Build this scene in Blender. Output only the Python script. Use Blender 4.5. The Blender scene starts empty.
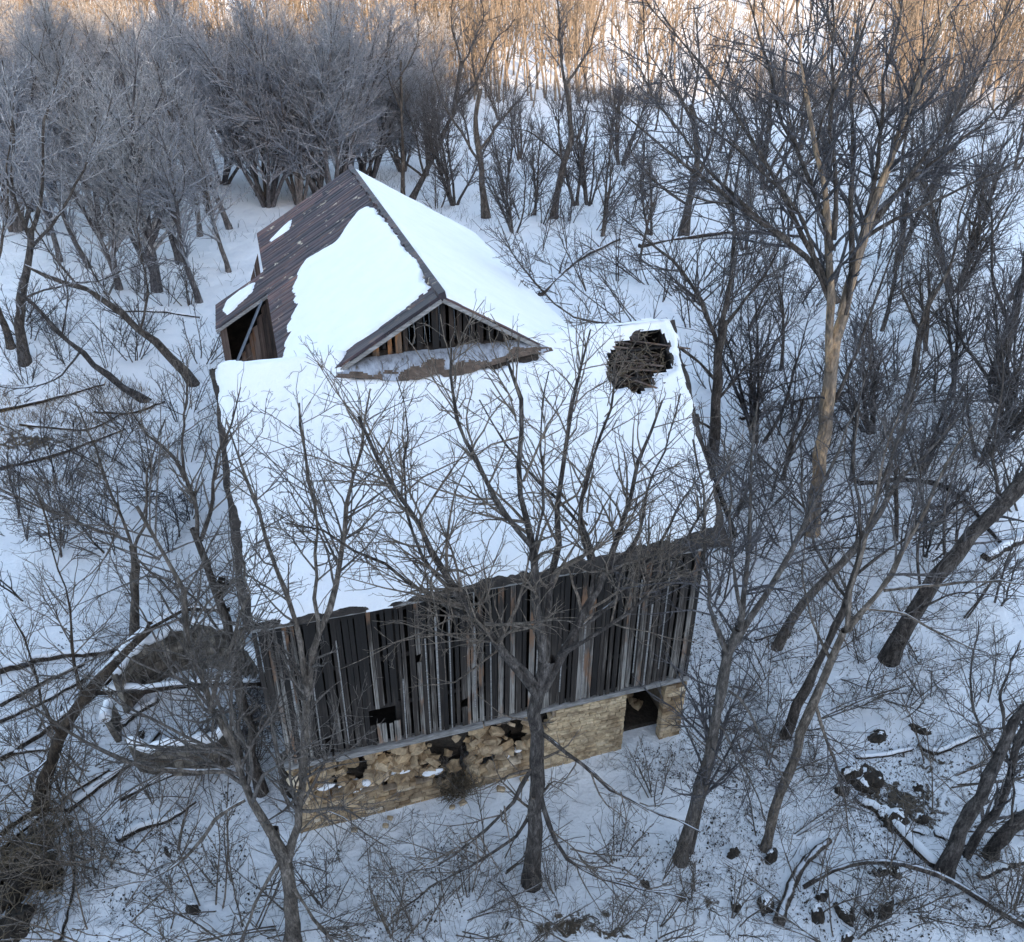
import bpy, math
import numpy as np
from mathutils import Matrix, Vector

rng = np.random.default_rng(7)
scn = bpy.context.scene
COL = scn.collection

# ------------------------------------------------------------------ camera maths
H = 20.0; FPX = 849.36; PITCH = 0.527; ROLL = 0.008
_F = np.array([0, math.cos(PITCH), -math.sin(PITCH)])
_U0 = np.array([0, math.sin(PITCH), math.cos(PITCH)])
_R0 = np.array([1.0, 0, 0])
_R = _R0*math.cos(ROLL) + _U0*math.sin(ROLL)
_U = -_R0*math.sin(ROLL) + _U0*math.cos(ROLL)
CAM = np.array([0, 0, H])
def ray(px, py): return _F + _R*(px-512)/FPX - _U*(py-471)/FPX
def toplane(px, py, p0, n):
    r = ray(px, py); return CAM + r*(((p0-CAM) @ n)/(r @ n))
def toy(px, py, Y):
    r = ray(px, py); return CAM + r*(Y/r[1])
def project(P):
    d = np.asarray(P, float)-CAM; z = d @ _F
    return 512+FPX*(d @ _R)/z, 471-FPX*(d @ _U)/z

# barn frame
PSI = 0.300; BO = np.array([-5.726, 15.111, 0.0])
BA = np.array([math.cos(PSI), math.sin(PSI), 0]); BB = np.array([-math.sin(PSI), math.cos(PSI), 0]); BZ = np.array([0, 0, 1.0])
def BW(s, t, z): return BO + BA*s + BB*t + BZ*z
def bloc(P): q = P-BO; return np.array([q @ BA, q @ BB, q[2]])

# ------------------------------------------------------------------ noise
def _hash(ix, iy, seed):
    n = (ix.astype(np.int64)*374761393 + iy.astype(np.int64)*668265263 + seed*974634777) & 0x7fffffff
    n = ((n ^ (n >> 13))*1274126177) & 0x7fffffff
    return ((n ^ (n >> 16)) & 0xffffff)/float(0xffffff)
def vnoise(x, y, seed=0):
    x = np.asarray(x, float); y = np.asarray(y, float)
    ix = np.floor(x); iy = np.floor(y); fx = x-ix; fy = y-iy
    fx = fx*fx*(3-2*fx); fy = fy*fy*(3-2*fy)
    a = _hash(ix, iy, seed); b = _hash(ix+1, iy, seed); c = _hash(ix, iy+1, seed); d = _hash(ix+1, iy+1, seed)
    return (a*(1-fx)+b*fx)*(1-fy)+(c*(1-fx)+d*fx)*fy*1.0
def fbm(x, y, seed=0, o=4):
    v = 0; a = .5; s = 0
    for k in range(o):
        v = v+a*vnoise(np.asarray(x)*2**k, np.asarray(y)*2**k, seed+k*17); s += a; a *= .5
    return v/s*2-1
def sst(a, b, x):
    t = np.clip((np.asarray(x, float)-a)/(b-a), 0, 1); return t*t*(3-2*t)

# ------------------------------------------------------------------ terrain
SUN_EL_D = 13.0; SHADE_CREST = 5.0+math.tan(math.radians(SUN_EL_D))*252
def terrain(x, y):
    x = np.asarray(x, float); y = np.asarray(y, float)
    z = 4.5*sst(17, 58, y)
    z = z+0.9*fbm(x/14, y/14, 3, 3)*sst(22, 40, y)
    z = z+0.22*fbm(x/4.0, y/4.0, 5, 3)
    z = z+0.09*fbm(x/1.1, y/1.1, 9, 3)*(1-sst(60, 90, y))
    # a shallow gully on the lower right, a bank on the left
    z = z+0.9*sst(9, 24, x)*sst(40, 14, y)
    z = z+1.2*sst(-12, -30, x)*sst(60, 20, y)
    q = (x-BO[0])*BA[0]+(y-BO[1])*BA[1]; t = (x-BO[0])*BB[0]+(y-BO[1])*BB[1]
    near = sst(3.5, .6, np.maximum(np.maximum(-q, q-11.4), np.maximum(-t, t-5)))
    z = z*(1-near)+near*(-.3+.3*np.clip(q/11.4, 0, 1))
    # far sunlit hillside; unseen ridge added behind the viewpoint to shade the valley
    z = z+36*sst(110, 300, y)+0.02*np.clip(y-60, 0, 90)
    shade_crest = SHADE_CREST+1.2*np.sin(x/31.0)+.8*np.sin(x/13.0+1)
    z = z+shade_crest*sst(-28, -112, y)
    return z
def gp(px, py):
    r = ray(px, py); lo, hi = 8.0, 260.0
    for step in (400, 40, 30, 20):
        k = np.linspace(lo, hi, step); P = CAM+r*k[:, None]; below = P[:, 2] <= terrain(P[:, 0], P[:, 1])
        i = max(1, int(np.argmax(below))); lo, hi = k[i-1], k[i]
    return CAM+r*hi
def gz(x, y): return float(terrain(x, y))

# ------------------------------------------------------------------ materials
def mat(name):
    m = bpy.data.materials.new(name); m.use_nodes = True
    nt = m.node_tree; nt.nodes.clear()
    out = nt.nodes.new('ShaderNodeOutputMaterial'); b = nt.nodes.new('ShaderNodeBsdfPrincipled')
    nt.links.new(b.outputs[0], out.inputs[0]); return m, nt, b
def N(nt, typ, **kw):
    n = nt.nodes.new(typ)
    for k, v in kw.items():
        if k.startswith('i_'): n.inputs[k[2:].replace('_', ' ')].default_value = v
        else: setattr(n, k, v)
    return n
def coord(nt, scale=(1, 1, 1), kind='Object'):
    tc = N(nt, 'ShaderNodeTexCoord'); mp = N(nt, 'ShaderNodeMapping'); mp.inputs['Scale'].default_value = scale
    nt.links.new(tc.outputs[kind], mp.inputs[0]); return mp.outputs[0]
def noise(nt, vec, scale, detail=4, rough=.6, dist=0):
    n = N(nt, 'ShaderNodeTexNoise'); n.inputs['Scale'].default_value = scale; n.inputs['Detail'].default_value = detail
    n.inputs['Roughness'].default_value = rough; n.inputs['Distortion'].default_value = dist
    nt.links.new(vec, n.inputs['Vector']); return n.outputs[0]
def ramp(nt, fac, stops):
    r = N(nt, 'ShaderNodeValToRGB'); e = r.color_ramp.elements
    while len(e) < len(stops): e.new(.5)
    for i, (p, c) in enumerate(stops):
        e[i].position = p; e[i].color = (*c, 1) if len(c) == 3 else c
    nt.links.new(fac, r.inputs[0]); return r.outputs[0]
def mix(nt, fac, a, b, typ='MIX'):
    m = N(nt, 'ShaderNodeMix', data_type='RGBA', blend_type=typ)
    if isinstance(fac, (int, float)): m.inputs[0].default_value = fac
    else: nt.links.new(fac, m.inputs[0])
    for k, v in ((6, a), (7, b)):
        if isinstance(v, tuple): m.inputs[k].default_value = (*v, 1)
        else: nt.links.new(v, m.inputs[k])
    return m.outputs[2]
def mth(nt, op, a, b=0.0, clamp=False):
    m = N(nt, 'ShaderNodeMath', operation=op, use_clamp=clamp)
    for k, v in ((0, a), (1, b)):
        if isinstance(v, (int, float)): m.inputs[k].default_value = v
        else: nt.links.new(v, m.inputs[k])
    return m.outputs[0]
def bump(nt, b, h, strength=.5, dist=.02):
    n = N(nt, 'ShaderNodeBump'); n.inputs['Strength'].default_value = strength; n.inputs['Distance'].default_value = dist
    nt.links.new(h, n.inputs['Height']); nt.links.new(n.outputs[0], b.inputs['Normal'])
def island(nt):
    g = N(nt, 'ShaderNodeNewGeometry'); return g.outputs['Random Per Island']

def M_snow(name='snow', dirt=False):
    m, nt, b = mat(name); v = coord(nt)
    n1 = noise(nt, v, 1.3, 6, .6); n2 = noise(nt, v, 14, 5, .65)
    c = ramp(nt, n1, [(.3, (.84, .86, .89)), (.7, (.90, .915, .93))])
    b.inputs['Roughness'].default_value = .55
    b.inputs['Subsurface Weight'].default_value = .0
    h = mth(nt, 'ADD', mth(nt, 'MULTIPLY', n1, 2.5), mth(nt, 'MULTIPLY', n2, .55))
    bump(nt, b, h, .9, .08 if dirt else .04)
    if dirt:
        # leaf litter and bare earth showing in ragged patches where the cover is thin
        geo = N(nt, 'ShaderNodeNewGeometry'); sep = N(nt, 'ShaderNodeSeparateXYZ'); nt.links.new(geo.outputs['Position'], sep.inputs[0])
        pos = geo.outputs['Position']
        vv = N(nt, 'ShaderNodeMapping'); nt.links.new(pos, vv.inputs[0])
        p1 = noise(nt, vv.outputs[0], .35, 3, .6); p2 = noise(nt, vv.outputs[0], 2.6, 6, .72, .6)
        def blob(cx, cy, rx, ry):
            dx = mth(nt, 'DIVIDE', mth(nt, 'SUBTRACT', sep.outputs[0], cx), rx)
            dy = mth(nt, 'DIVIDE', mth(nt, 'SUBTRACT', sep.outputs[1], cy), ry)
            r = mth(nt, 'SQRT', mth(nt, 'ADD', mth(nt, 'MULTIPLY', dx, dx), mth(nt, 'MULTIPLY', dy, dy)))
            return mth(nt, 'SUBTRACT', 1.0, r, True)
        acc = None
        for bl in BLOBS:
            o = mth(nt, 'MULTIPLY', blob(*bl[:4]), bl[4]); acc = o if acc is None else mth(nt, 'MAXIMUM', acc, o)
        base = mth(nt, 'ADD', mth(nt, 'MULTIPLY', p2, 1.0), mth(nt, 'MULTIPLY', p1, .35))
        f = mth(nt, 'ADD', base, mth(nt, 'MULTIPLY', acc, .42))
        f = N(nt, 'ShaderNodeMapRange', interpolation_type='SMOOTHSTEP'); 
        nt.links.new(mth(nt, 'ADD', base, mth(nt, 'MULTIPLY', acc, .42)), f.inputs[0])
        f.inputs[1].default_value = .93; f.inputs[2].default_value = 1.0
        soil = ramp(nt, noise(nt, vv.outputs[0], 9, 5, .7), [(.3, (.025, .02, .015)), (.55, (.09, .065, .04)), (.75, (.2, .15, .09))])
        c = mix(nt, f.outputs[0], c, soil)
    nt.links.new(c, b.inputs['Base Color'])
    return m
def M_bark(name, c0, c1, c2, snow=.0, scale=6):
    m, nt, b = mat(name); v = coord(nt, (1, 1, .35))
    n1 = noise(nt, v, scale, 6, .75, .6); n2 = noise(nt, coord(nt, (1, 1, .22)), scale*4.5, 5, .75, .5)
    c = ramp(nt, n1, [(.33, c0), (.5, c1), (.66, c2)])
    c = mix(nt, .85, c, ramp(nt, n2, [(.38, (.3, .29, .28)), (.6, (1.15, 1.12, 1.1))]), 'MULTIPLY')
    oi = N(nt, 'ShaderNodeObjectInfo')
    c = mix(nt, 1.0, c, ramp(nt, oi.outputs['Random'], [(0, (.78, .8, .85)), (1, (1.15, 1.08, 1.0))]), 'MULTIPLY')
    if snow > 0:
        g = N(nt, 'ShaderNodeNewGeometry'); sp = N(nt, 'ShaderNodeSeparateXYZ'); nt.links.new(g.outputs['Normal'], sp.inputs[0])
        s = N(nt, 'ShaderNodeMapRange'); nt.links.new(mth(nt, 'ADD', sp.outputs[2], mth(nt, 'MULTIPLY', noise(nt, v, 3, 3), .5)), s.inputs[0])
        s.inputs[1].default_value = 1.35-snow; s.inputs[2].default_value = 1.45-snow
        c = mix(nt, s.outputs[0], c, (.8, .83, .88))
    nt.links.new(c, b.inputs['Base Color']); b.inputs['Roughness'].default_value = .9
    b.inputs['Specular IOR Level'].default_value = .2
    bump(nt, b, mth(nt, 'ADD', n1, n2), 1.0, .05)
    return m
def M_planks(name, dark, mid, light, warm=None, xs=14, bias=0.0, low=0):
    m, nt, b = mat(name); v = coord(nt, (xs, xs, .7))
    n1 = noise(nt, v, 1.0, 6, .75, .3); n2 = noise(nt, coord(nt, (1.2, 1.2, .5)), 1.3, 3, .6); isl = island(nt)
    f = mth(nt, 'ADD', mth(nt, 'ADD', mth(nt, 'MULTIPLY', n1, .8), mth(nt, 'MULTIPLY', isl, .32)), mth(nt, 'MULTIPLY', n2, .45))
    f = mth(nt, 'ADD', f, bias-.3)
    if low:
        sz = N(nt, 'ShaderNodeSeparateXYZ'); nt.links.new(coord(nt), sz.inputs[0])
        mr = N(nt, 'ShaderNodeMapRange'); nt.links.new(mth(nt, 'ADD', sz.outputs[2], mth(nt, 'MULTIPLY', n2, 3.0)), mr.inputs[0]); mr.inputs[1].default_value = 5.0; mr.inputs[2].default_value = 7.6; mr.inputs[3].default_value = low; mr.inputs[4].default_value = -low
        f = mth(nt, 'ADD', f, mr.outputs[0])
    c = ramp(nt, f, [(.34, dark), (.52, mid), (.74, light)])
    if warm:
        w = N(nt, 'ShaderNodeMapRange'); nt.links.new(noise(nt, coord(nt, (3, 3, .8)), 1.0, 3, .6), w.inputs[0]); w.inputs[1].default_value = .52; w.inputs[2].default_value = .62
        w2 = mth(nt, 'MULTIPLY', w.outputs[0], mth(nt, 'GREATER_THAN', isl, .74))
        c = mix(nt, mth(nt, 'MULTIPLY', w2, .9), c, warm)
    nt.links.new(c, b.inputs['Base Color']); b.inputs['Roughness'].default_value = .85
    bump(nt, b, n1, .6, .015)
    return m
def M_stone(name='limestone', pale=0):
    m, nt, b = mat(name); v = coord(nt); isl = island(nt)
    c = ramp(nt, isl, [(0, (.24, .16, .09)), (.25, (.50, .38, .24)), (.5, (.64, .51, .35)), (.7, (.34, .26, .17)), (.85, (.58, .41, .23)), (1, (.72, .62, .48))])
    if pale: c = mix(nt, .5, c, (.70, .57, .38))
    n = noise(nt, v, 9, 6, .7); n2 = noise(nt, v, 45, 3, .7)
    c = mix(nt, .9, c, ramp(nt, noise(nt, v, 1.7, 5, .65), [(.36, (.42, .37, .33)), (.56, (1, 1, 1))]), 'MULTIPLY')
    c = mix(nt, .8, c, ramp(nt, n, [(.3, (.5, .47, .44)), (.6, (1.08, 1.05, 1.0))]), 'MULTIPLY')
    nt.links.new(c, b.inputs['Base Color']); b.inputs['Roughness'].default_value = .92
    bump(nt, b, mth(nt, 'ADD', n, n2), .7, .02); return m
def M_plain(name, stops, scale=4, rough=.85, metal=0.0, sc=(1, 1, 1), bs=.4, bd=.02):
    m, nt, b = mat(name); n = noise(nt, coord(nt, sc), scale, 6, .68, .2)
    nt.links.new(ramp(nt, n, stops), b.inputs['Base Color']); b.inputs['Roughness'].default_value = rough
    b.inputs['Metallic'].default_value = metal; bump(nt, b, n, bs, bd); return m
def M_rust():
    m, nt, b = mat('rusted_sheet_metal')
    v = coord(nt, (.55, 6.0, .55)); n1 = noise(nt, v, 1.0, 6, .75, .2)
    c = ramp(nt, n1, [(.32, (.013, .010, .015)), (.46, (.034, .025, .033)), (.58, (.078, .050, .055)), (.72, (.19, .125, .11))])
    sx = N(nt, 'ShaderNodeSeparateXYZ'); nt.links.new(coord(nt), sx.inputs[0]); cb = N(nt, 'ShaderNodeCombineXYZ')
    nt.links.new(mth(nt, 'FLOOR', mth(nt, 'DIVIDE', sx.outputs[1], .61)), cb.inputs[1])
    wn0 = N(nt, 'ShaderNodeTexWhiteNoise', noise_dimensions='1D'); nt.links.new(mth(nt, 'FLOOR', mth(nt, 'DIVIDE', sx.outputs[1], .61)), wn0.inputs['W'])
    nt.links.new(mth(nt, 'FLOOR', mth(nt, 'ADD', mth(nt, 'DIVIDE', sx.outputs[0], 1.7), wn0.outputs[0])), cb.inputs[0])
    wn = N(nt, 'ShaderNodeTexWhiteNoise', noise_dimensions='2D'); nt.links.new(cb.outputs[0], wn.inputs['Vector'])
    c = mix(nt, 1.0, c, ramp(nt, wn.outputs[0], [(0, (.5, .52, .6)), (.5, (1, .97, 1)), (.85, (1.5, 1.2, 1.0)), (1, (2.4, 1.9, 1.5))]), 'MULTIPLY')
    # pale patches where the paint has lifted, on the edges of some sheets
    n2 = noise(nt, coord(nt, (1.6, 1.2, 1.6)), 1.5, 4, .55, .3)
    p = N(nt, 'ShaderNodeMapRange'); nt.links.new(n2, p.inputs[0]); p.inputs[1].default_value = .635; p.inputs[2].default_value = .70
    c = mix(nt, p.outputs[0], c, (.50, .42, .32))
    n3 = noise(nt, coord(nt, (.8, 3.0, .8)), 1.6, 5, .7)
    p3 = N(nt, 'ShaderNodeMapRange'); nt.links.new(n3, p3.inputs[0]); p3.inputs[1].default_value = .56; p3.inputs[2].default_value = .64
    c = mix(nt, mth(nt, 'MULTIPLY', p3.outputs[0], .6), c, (.17, .09, .055))
    nt.links.new(c, b.inputs['Base Color']); b.inputs['Roughness'].default_value = .65; b.inputs['Metallic'].default_value = .0
    bump(nt, b, n1, .3, .01); return m

BLOBS = []   # world-space thin-cover patches: cx, cy, rx, ry, weight
for px, py, rx, ry, w in [(900, 800, 2.6, 1.8, 1.0), (930, 760, 2.6, 2.2, .75), (560, 925, 3.4, 1.4, .8), (30, 440, 5.0, 2.0, .85), (70, 405, 4, 1.6, .5),
                          (20, 860, 2.0, 2.4, 1.3), (250, 720, 1.3, 2.6, .9), (800, 910, 3, 1.6, .55), (700, 900, 3, 1.5, .6), (960, 900, 3, 1.6, .6), (640, 270, 6, 6, .45), (980, 500, 4, 4, .5)]:
    g = gp(px, py); BLOBS.append((float(g[0]), float(g[1]), rx, ry, w))

snow_m = M_snow('snow'); ground_m = M_snow('snow_ground', True)
bark_tan = M_bark('bark_tan', (.06, .052, .045), (.17, .148, .125), (.34, .30, .26), .24)
twig_tan = M_bark('twigs_tan', (.10, .088, .078), (.21, .185, .16), (.36, .32, .28), .0)
bark_dark = M_bark('bark_dark', (.03, .026, .024), (.095, .084, .076), (.23, .21, .19), .24)
twig_dark = M_bark('twigs_dark', (.06, .058, .062), (.15, .145, .15), (.28, .275, .285), .0)
bark_frost = M_bark('bark_frosted', (.05, .047, .05), (.14, .132, .135), (.3, .29, .29), .1)
twig_frost = M_bark('twigs_frosted', (.22, .235, .26), (.44, .46, .50), (.70, .72, .75), .0)
bark_peel = M_bark('bark_peeling', (.10, .088, .078), (.30, .245, .19), (.75, .52, .31), .08, 1.6)
bark_log = M_bark('bark_log', (.02, .017, .015), (.06, .048, .038), (.13, .105, .08), .5)
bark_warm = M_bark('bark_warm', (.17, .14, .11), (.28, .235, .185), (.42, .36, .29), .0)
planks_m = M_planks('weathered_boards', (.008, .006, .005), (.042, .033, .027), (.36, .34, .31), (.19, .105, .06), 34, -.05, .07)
gable_m = M_planks('gable_boards', (.008, .006, .005), (.04, .026, .018), (.22, .15, .10), (.30, .13, .045), 14, -.02)
brown_planks = M_planks('brown_boards', (.02, .015, .013), (.075, .05, .04), (.16, .12, .1), (.16, .08, .04), 12, .05)
greywood = M_plain('grey_timber', [(.3, (.10, .095, .09)), (.55, (.26, .25, .24)), (.75, (.42, .42, .43))], 3, .85, 0, (1, 6, 6))
bluewood = M_plain('blue_grey_timber', [(.3, (.11, .13, .16)), (.7, (.26, .30, .36))], 3, .8, 0, (4, 4, .6))
shingle = M_plain('rotten_roof_boards', [(.3, (.012, .010, .009)), (.55, (.045, .036, .03)), (.75, (.12, .10, .085))], 5, .9, 0, (1, 1, 1), .9, .05)
dark_m = M_plain('dark_timber_and_shade', [(.3, (.006, .005, .005)), (.7, (.03, .024, .02))], 5, .95)
tin_m = M_plain('grey_tin', [(.34, (.10, .085, .07)), (.42, (.26, .27, .30)), (.56, (.38, .405, .45)), (.8, (.5, .53, .58))], 3.5, .6, .2, (2.5, 1, 1))
tinrust = M_plain('tin_rust_edge', [(.3, (.05, .035, .025)), (.7, (.17, .12, .09))], 6, .8, .1)
stone_m = M_stone(); stone_pale = M_stone('pale_limestone', 1); stone_rub = M_stone('rubble_stone', 0)
mortar_m = M_plain('mortar', [(.3, (.20, .155, .11)), (.7, (.42, .34, .25))], 8, .95)
soil_m = M_plain('dark_soil', [(.3, (.012, .010, .008)), (.7, (.06, .045, .032))], 7, .95, 0, (1, 1, 1), 1, .08)
conc_m = M_plain('old_concrete', [(.33, (.035, .03, .026)), (.5, (.13, .115, .095)), (.66, (.30, .275, .235))], 3.2, .9, 0, (1, 1, .7), .8, .04)
def _staves():
    nt = conc_m.node_tree; b = [n for n in nt.nodes if n.type == 'BSDF_PRINCIPLED'][0]; c = b.inputs['Base Color'].links[0].from_socket
    sp = N(nt, 'ShaderNodeSeparateXYZ'); nt.links.new(coord(nt), sp.inputs[0])
    a = mth(nt, 'MULTIPLY', mth(nt, 'ARCTAN2', sp.outputs[1], sp.outputs[0]), 9.2)
    row = mth(nt, 'FLOOR', mth(nt, 'DIVIDE', sp.outputs[2], .45)); a = mth(nt, 'ADD', a, mth(nt, 'MULTIPLY', row, .5))
    fa = mth(nt, 'FRACT', mth(nt, 'ADD', a, 100.0)); fz = mth(nt, 'FRACT', mth(nt, 'ADD', mth(nt, 'DIVIDE', sp.outputs[2], .45), 10.0))
    j = mth(nt, 'MAXIMUM', mth(nt, 'LESS_THAN', fa, .07), mth(nt, 'LESS_THAN', fz, .06))
    wn = N(nt, 'ShaderNodeTexWhiteNoise', noise_dimensions='2D'); cb = N(nt, 'ShaderNodeCombineXYZ'); nt.links.new(mth(nt, 'FLOOR', a), cb.inputs[0]); nt.links.new(row, cb.inputs[1]); nt.links.new(cb.outputs[0], wn.inputs['Vector'])
    c = mix(nt, 1.0, c, ramp(nt, wn.outputs[0], [(0, (.6, .58, .56)), (1, (1.35, 1.3, 1.25))]), 'MULTIPLY')
    nt.links.new(mix(nt, mth(nt, 'MULTIPLY', j, .8), c, (.02, .017, .014)), b.inputs['Base Color'])
rust_m = M_rust(); _staves()
weed_m = M_plain('dry_stalks', [(.3, (.06, .045, .03)), (.7, (.22, .17, .11))], 3, .9)
weed_gold = M_plain('golden_grass', [(.3, (.09, .06, .03)), (.7, (.30, .21, .11))], 3, .9)

# ------------------------------------------------------------------ object helpers
def mesh_np(name, V, Q, m, parent=None, smooth=True, T=None):
    V = np.asarray(V, np.float32); me = bpy.data.meshes.new(name)
    Q = np.asarray(Q, np.int32).reshape(-1, 4) if Q is not None and len(Q) else np.zeros((0, 4), np.int32)
    T = np.asarray(T, np.int32).reshape(-1, 3) if T is not None and len(T) else np.zeros((0, 3), np.int32)
    me.vertices.add(len(V)); me.vertices.foreach_set('co', V.ravel())
    nl = Q.size+T.size; me.loops.add(nl); me.loops.foreach_set('vertex_index', np.concatenate([Q.ravel(), T.ravel()]).astype(np.int32))
    npoly = len(Q)+len(T); me.polygons.add(npoly)
    ls = np.concatenate([np.arange(len(Q))*4, Q.size+np.arange(len(T))*3]).astype(np.int32)
    me.polygons.foreach_set('loop_start', ls)
    me.polygons.foreach_set('use_smooth', np.full(npoly, smooth))
    me.materials.append(m); me.update(calc_edges=True); me.validate()
    o = bpy.data.objects.new(name, me); COL.objects.link(o)
    if parent is not None: o.parent = parent
    return o
def tag(o, label=None, cat=None, group=None, kind=None):
    if label: o['label'] = label
    if cat: o['category'] = cat
    if group: o['group'] = group
    if kind: o['kind'] = kind
    return o
def empty(name, loc=(0, 0, 0), rz=0):
    o = bpy.data.objects.new(name, None); o.empty_display_size = .3; COL.objects.link(o)
    o.location = loc; o.rotation_euler = (0, 0, rz); return o

class MB:
    def __init__(s): s.V = []; s.Q = []; s.n = 0
    def add(s, V, Q):
        V = np.asarray(V, float); s.V.append(V); s.Q.append(np.asarray(Q)+s.n); s.n += len(V)
    def hexa(s, c8):
        s.add(c8, [(0, 3, 2, 1), (4, 5, 6, 7), (0, 1, 5, 4), (1, 2, 6, 5), (2, 3, 7, 6), (3, 0, 4, 7)])
    def box(s, x0, x1, y0, y1, z0, z1, jit=0):
        c = np.array([(x0, y0, z0), (x1, y0, z0), (x1, y1, z0), (x0, y1, z0), (x0, y0, z1), (x1, y0, z1), (x1, y1, z1), (x0, y1, z1)], float)
        if jit: c += rng.uniform(-jit, jit, c.shape)
        s.hexa(c)
    def beam(s, p, q, w, h, up=(0, 0, 1)):
        p = np.array(p, float); q = np.array(q, float); d = (q-p)/np.linalg.norm(q-p); u = np.array(up, float)
        a = np.cross(d, u); a /= np.linalg.norm(a); b = np.cross(a, d)
        s.hexa([p-a*w/2-b*h/2, p+a*w/2-b*h/2, p+a*w/2+b*h/2, p-a*w/2+b*h/2, q-a*w/2-b*h/2, q+a*w/2-b*h/2, q+a*w/2+b*h/2, q-a*w/2+b*h/2])
    def build(s, name, m, parent=None, smooth=False):
        return mesh_np(name, np.concatenate(s.V), np.concatenate(s.Q), m, parent, smooth)

# subdivided block for stones
def _block():
    bpyv = {}; V = []; Q = []
    def idx(p):
        k = tuple(np.round(p, 4))
        if k not in bpyv: bpyv[k] = len(V); V.append(p)
        return bpyv[k]
    for ax in range(3):
        for sg in (-1, 1):
            for i in range(2):
                for j in range(2):
                    q = []
                    for (a, b) in ((0, 0), (1, 0), (1, 1), (0, 1)):
                        p = np.zeros(3); p[ax] = sg; p[(ax+1) % 3] = -1+i+a; p[(ax+2) % 3] = -1+j+b
                        q.append(idx(p))
                    Q.append(q if sg > 0 else q[::-1])
    return np.array(V), np.array(Q)
BLV, BLQ = _block()
def stone(mb, c, sz, rot=None, jit=.09, rnd=.16, frame=None):
    V = BLV.copy(); r = np.linalg.norm(V, axis=1, keepdims=True); V = V*(1-rnd)+V/r*rnd*1.25
    V = V+rng.uniform(-jit, jit, V.shape)
    V = V*np.array(sz)/2
    if rot is not None:
        e = Matrix.Rotation(rot[2], 3, 'Z') @ Matrix.Rotation(rot[1], 3, 'Y') @ Matrix.Rotation(rot[0], 3, 'X')
        V = V @ np.array(e).T
    mb.add(V+np.array(c), BLQ)

# ------------------------------------------------------------------ tubes (vectorised)
class Tubes:
    def __init__(s): s.g = {}
    def add(s, P, R, sides):
        P = np.asarray(P, float); R = np.asarray(R, float)
        if P.ndim == 2: P = P[None]; R = R[None]
        s.g.setdefault((P.shape[1], sides), []).append((P, R))
    def arrays(s):
        Vs = []; Qs = []; base = 0
        for (n, k), L in s.g.items():
            P = np.concatenate([a for a, b in L]); R = np.concatenate([b for a, b in L]); M = len(P)
            T = np.gradient(P, axis=1); T /= np.linalg.norm(T, axis=2, keepdims=True)+1e-9
            mean = P[:, -1]-P[:, 0]; mean /= np.linalg.norm(mean, axis=1, keepdims=True)+1e-9
            ref = np.where(np.abs(mean[:, :1]) < .6, np.array([[1., 0, 0]]), np.array([[0, 1., 0]]))
            ref = np.repeat(ref[:, None], n, 1)
            u = ref-T*np.sum(ref*T, 2, keepdims=True); u /= np.linalg.norm(u, axis=2, keepdims=True)+1e-9
            v = np.cross(T, u)
            a = np.arange(k)/k*2*np.pi; ca = np.cos(a)[None, None, :, None]; sa = np.sin(a)[None, None, :, None]
            V = P[:, :, None]+R[:, :, None, None]*(u[:, :, None]*ca+v[:, :, None]*sa)
            Vs.append(V.reshape(-1, 3))
            m = np.arange(M)[:, None, None]; i = np.arange(n-1)[None, :, None]; j = np.arange(k)[None, None, :]; j2 = (j+1) % k
            o = base+m*n*k
            Q = np.stack([o+i*k+j, o+i*k+j2, o+(i+1)*k+j2, o+(i+1)*k+j], -1).reshape(-1, 4)
            Qs.append(Q); base += M*n*k
        return np.concatenate(Vs), np.concatenate(Qs)
    def build(s, name, m, parent=None, off=None, rough=0):
        V, Q = s.arrays()
        if rough: V = V+rough*np.stack([fbm(V[:, 0]*5+k*7+V[:, 2]*3, V[:, 1]*5+V[:, 2]*2.3, 601+k, 3) for k in range(3)], 1)
        if off is not None: V = V-off
        return mesh_np(name, V, Q, m, parent, True)

def resample(P, n):
    P = np.asarray(P, float); d = np.concatenate([[0], np.cumsum(np.linalg.norm(np.diff(P, axis=0), axis=1))])
    t = np.linspace(0, d[-1], n); Q = np.stack([np.interp(t, d, P[:, k]) for k in range(3)], 1)
    for _ in range(2):
        Q[1:-1] = Q[1:-1]*.5+(Q[:-2]+Q[2:])*.25
    return Q
def plen(P): return np.linalg.norm(np.diff(P, axis=1), axis=2).sum(1)

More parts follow.
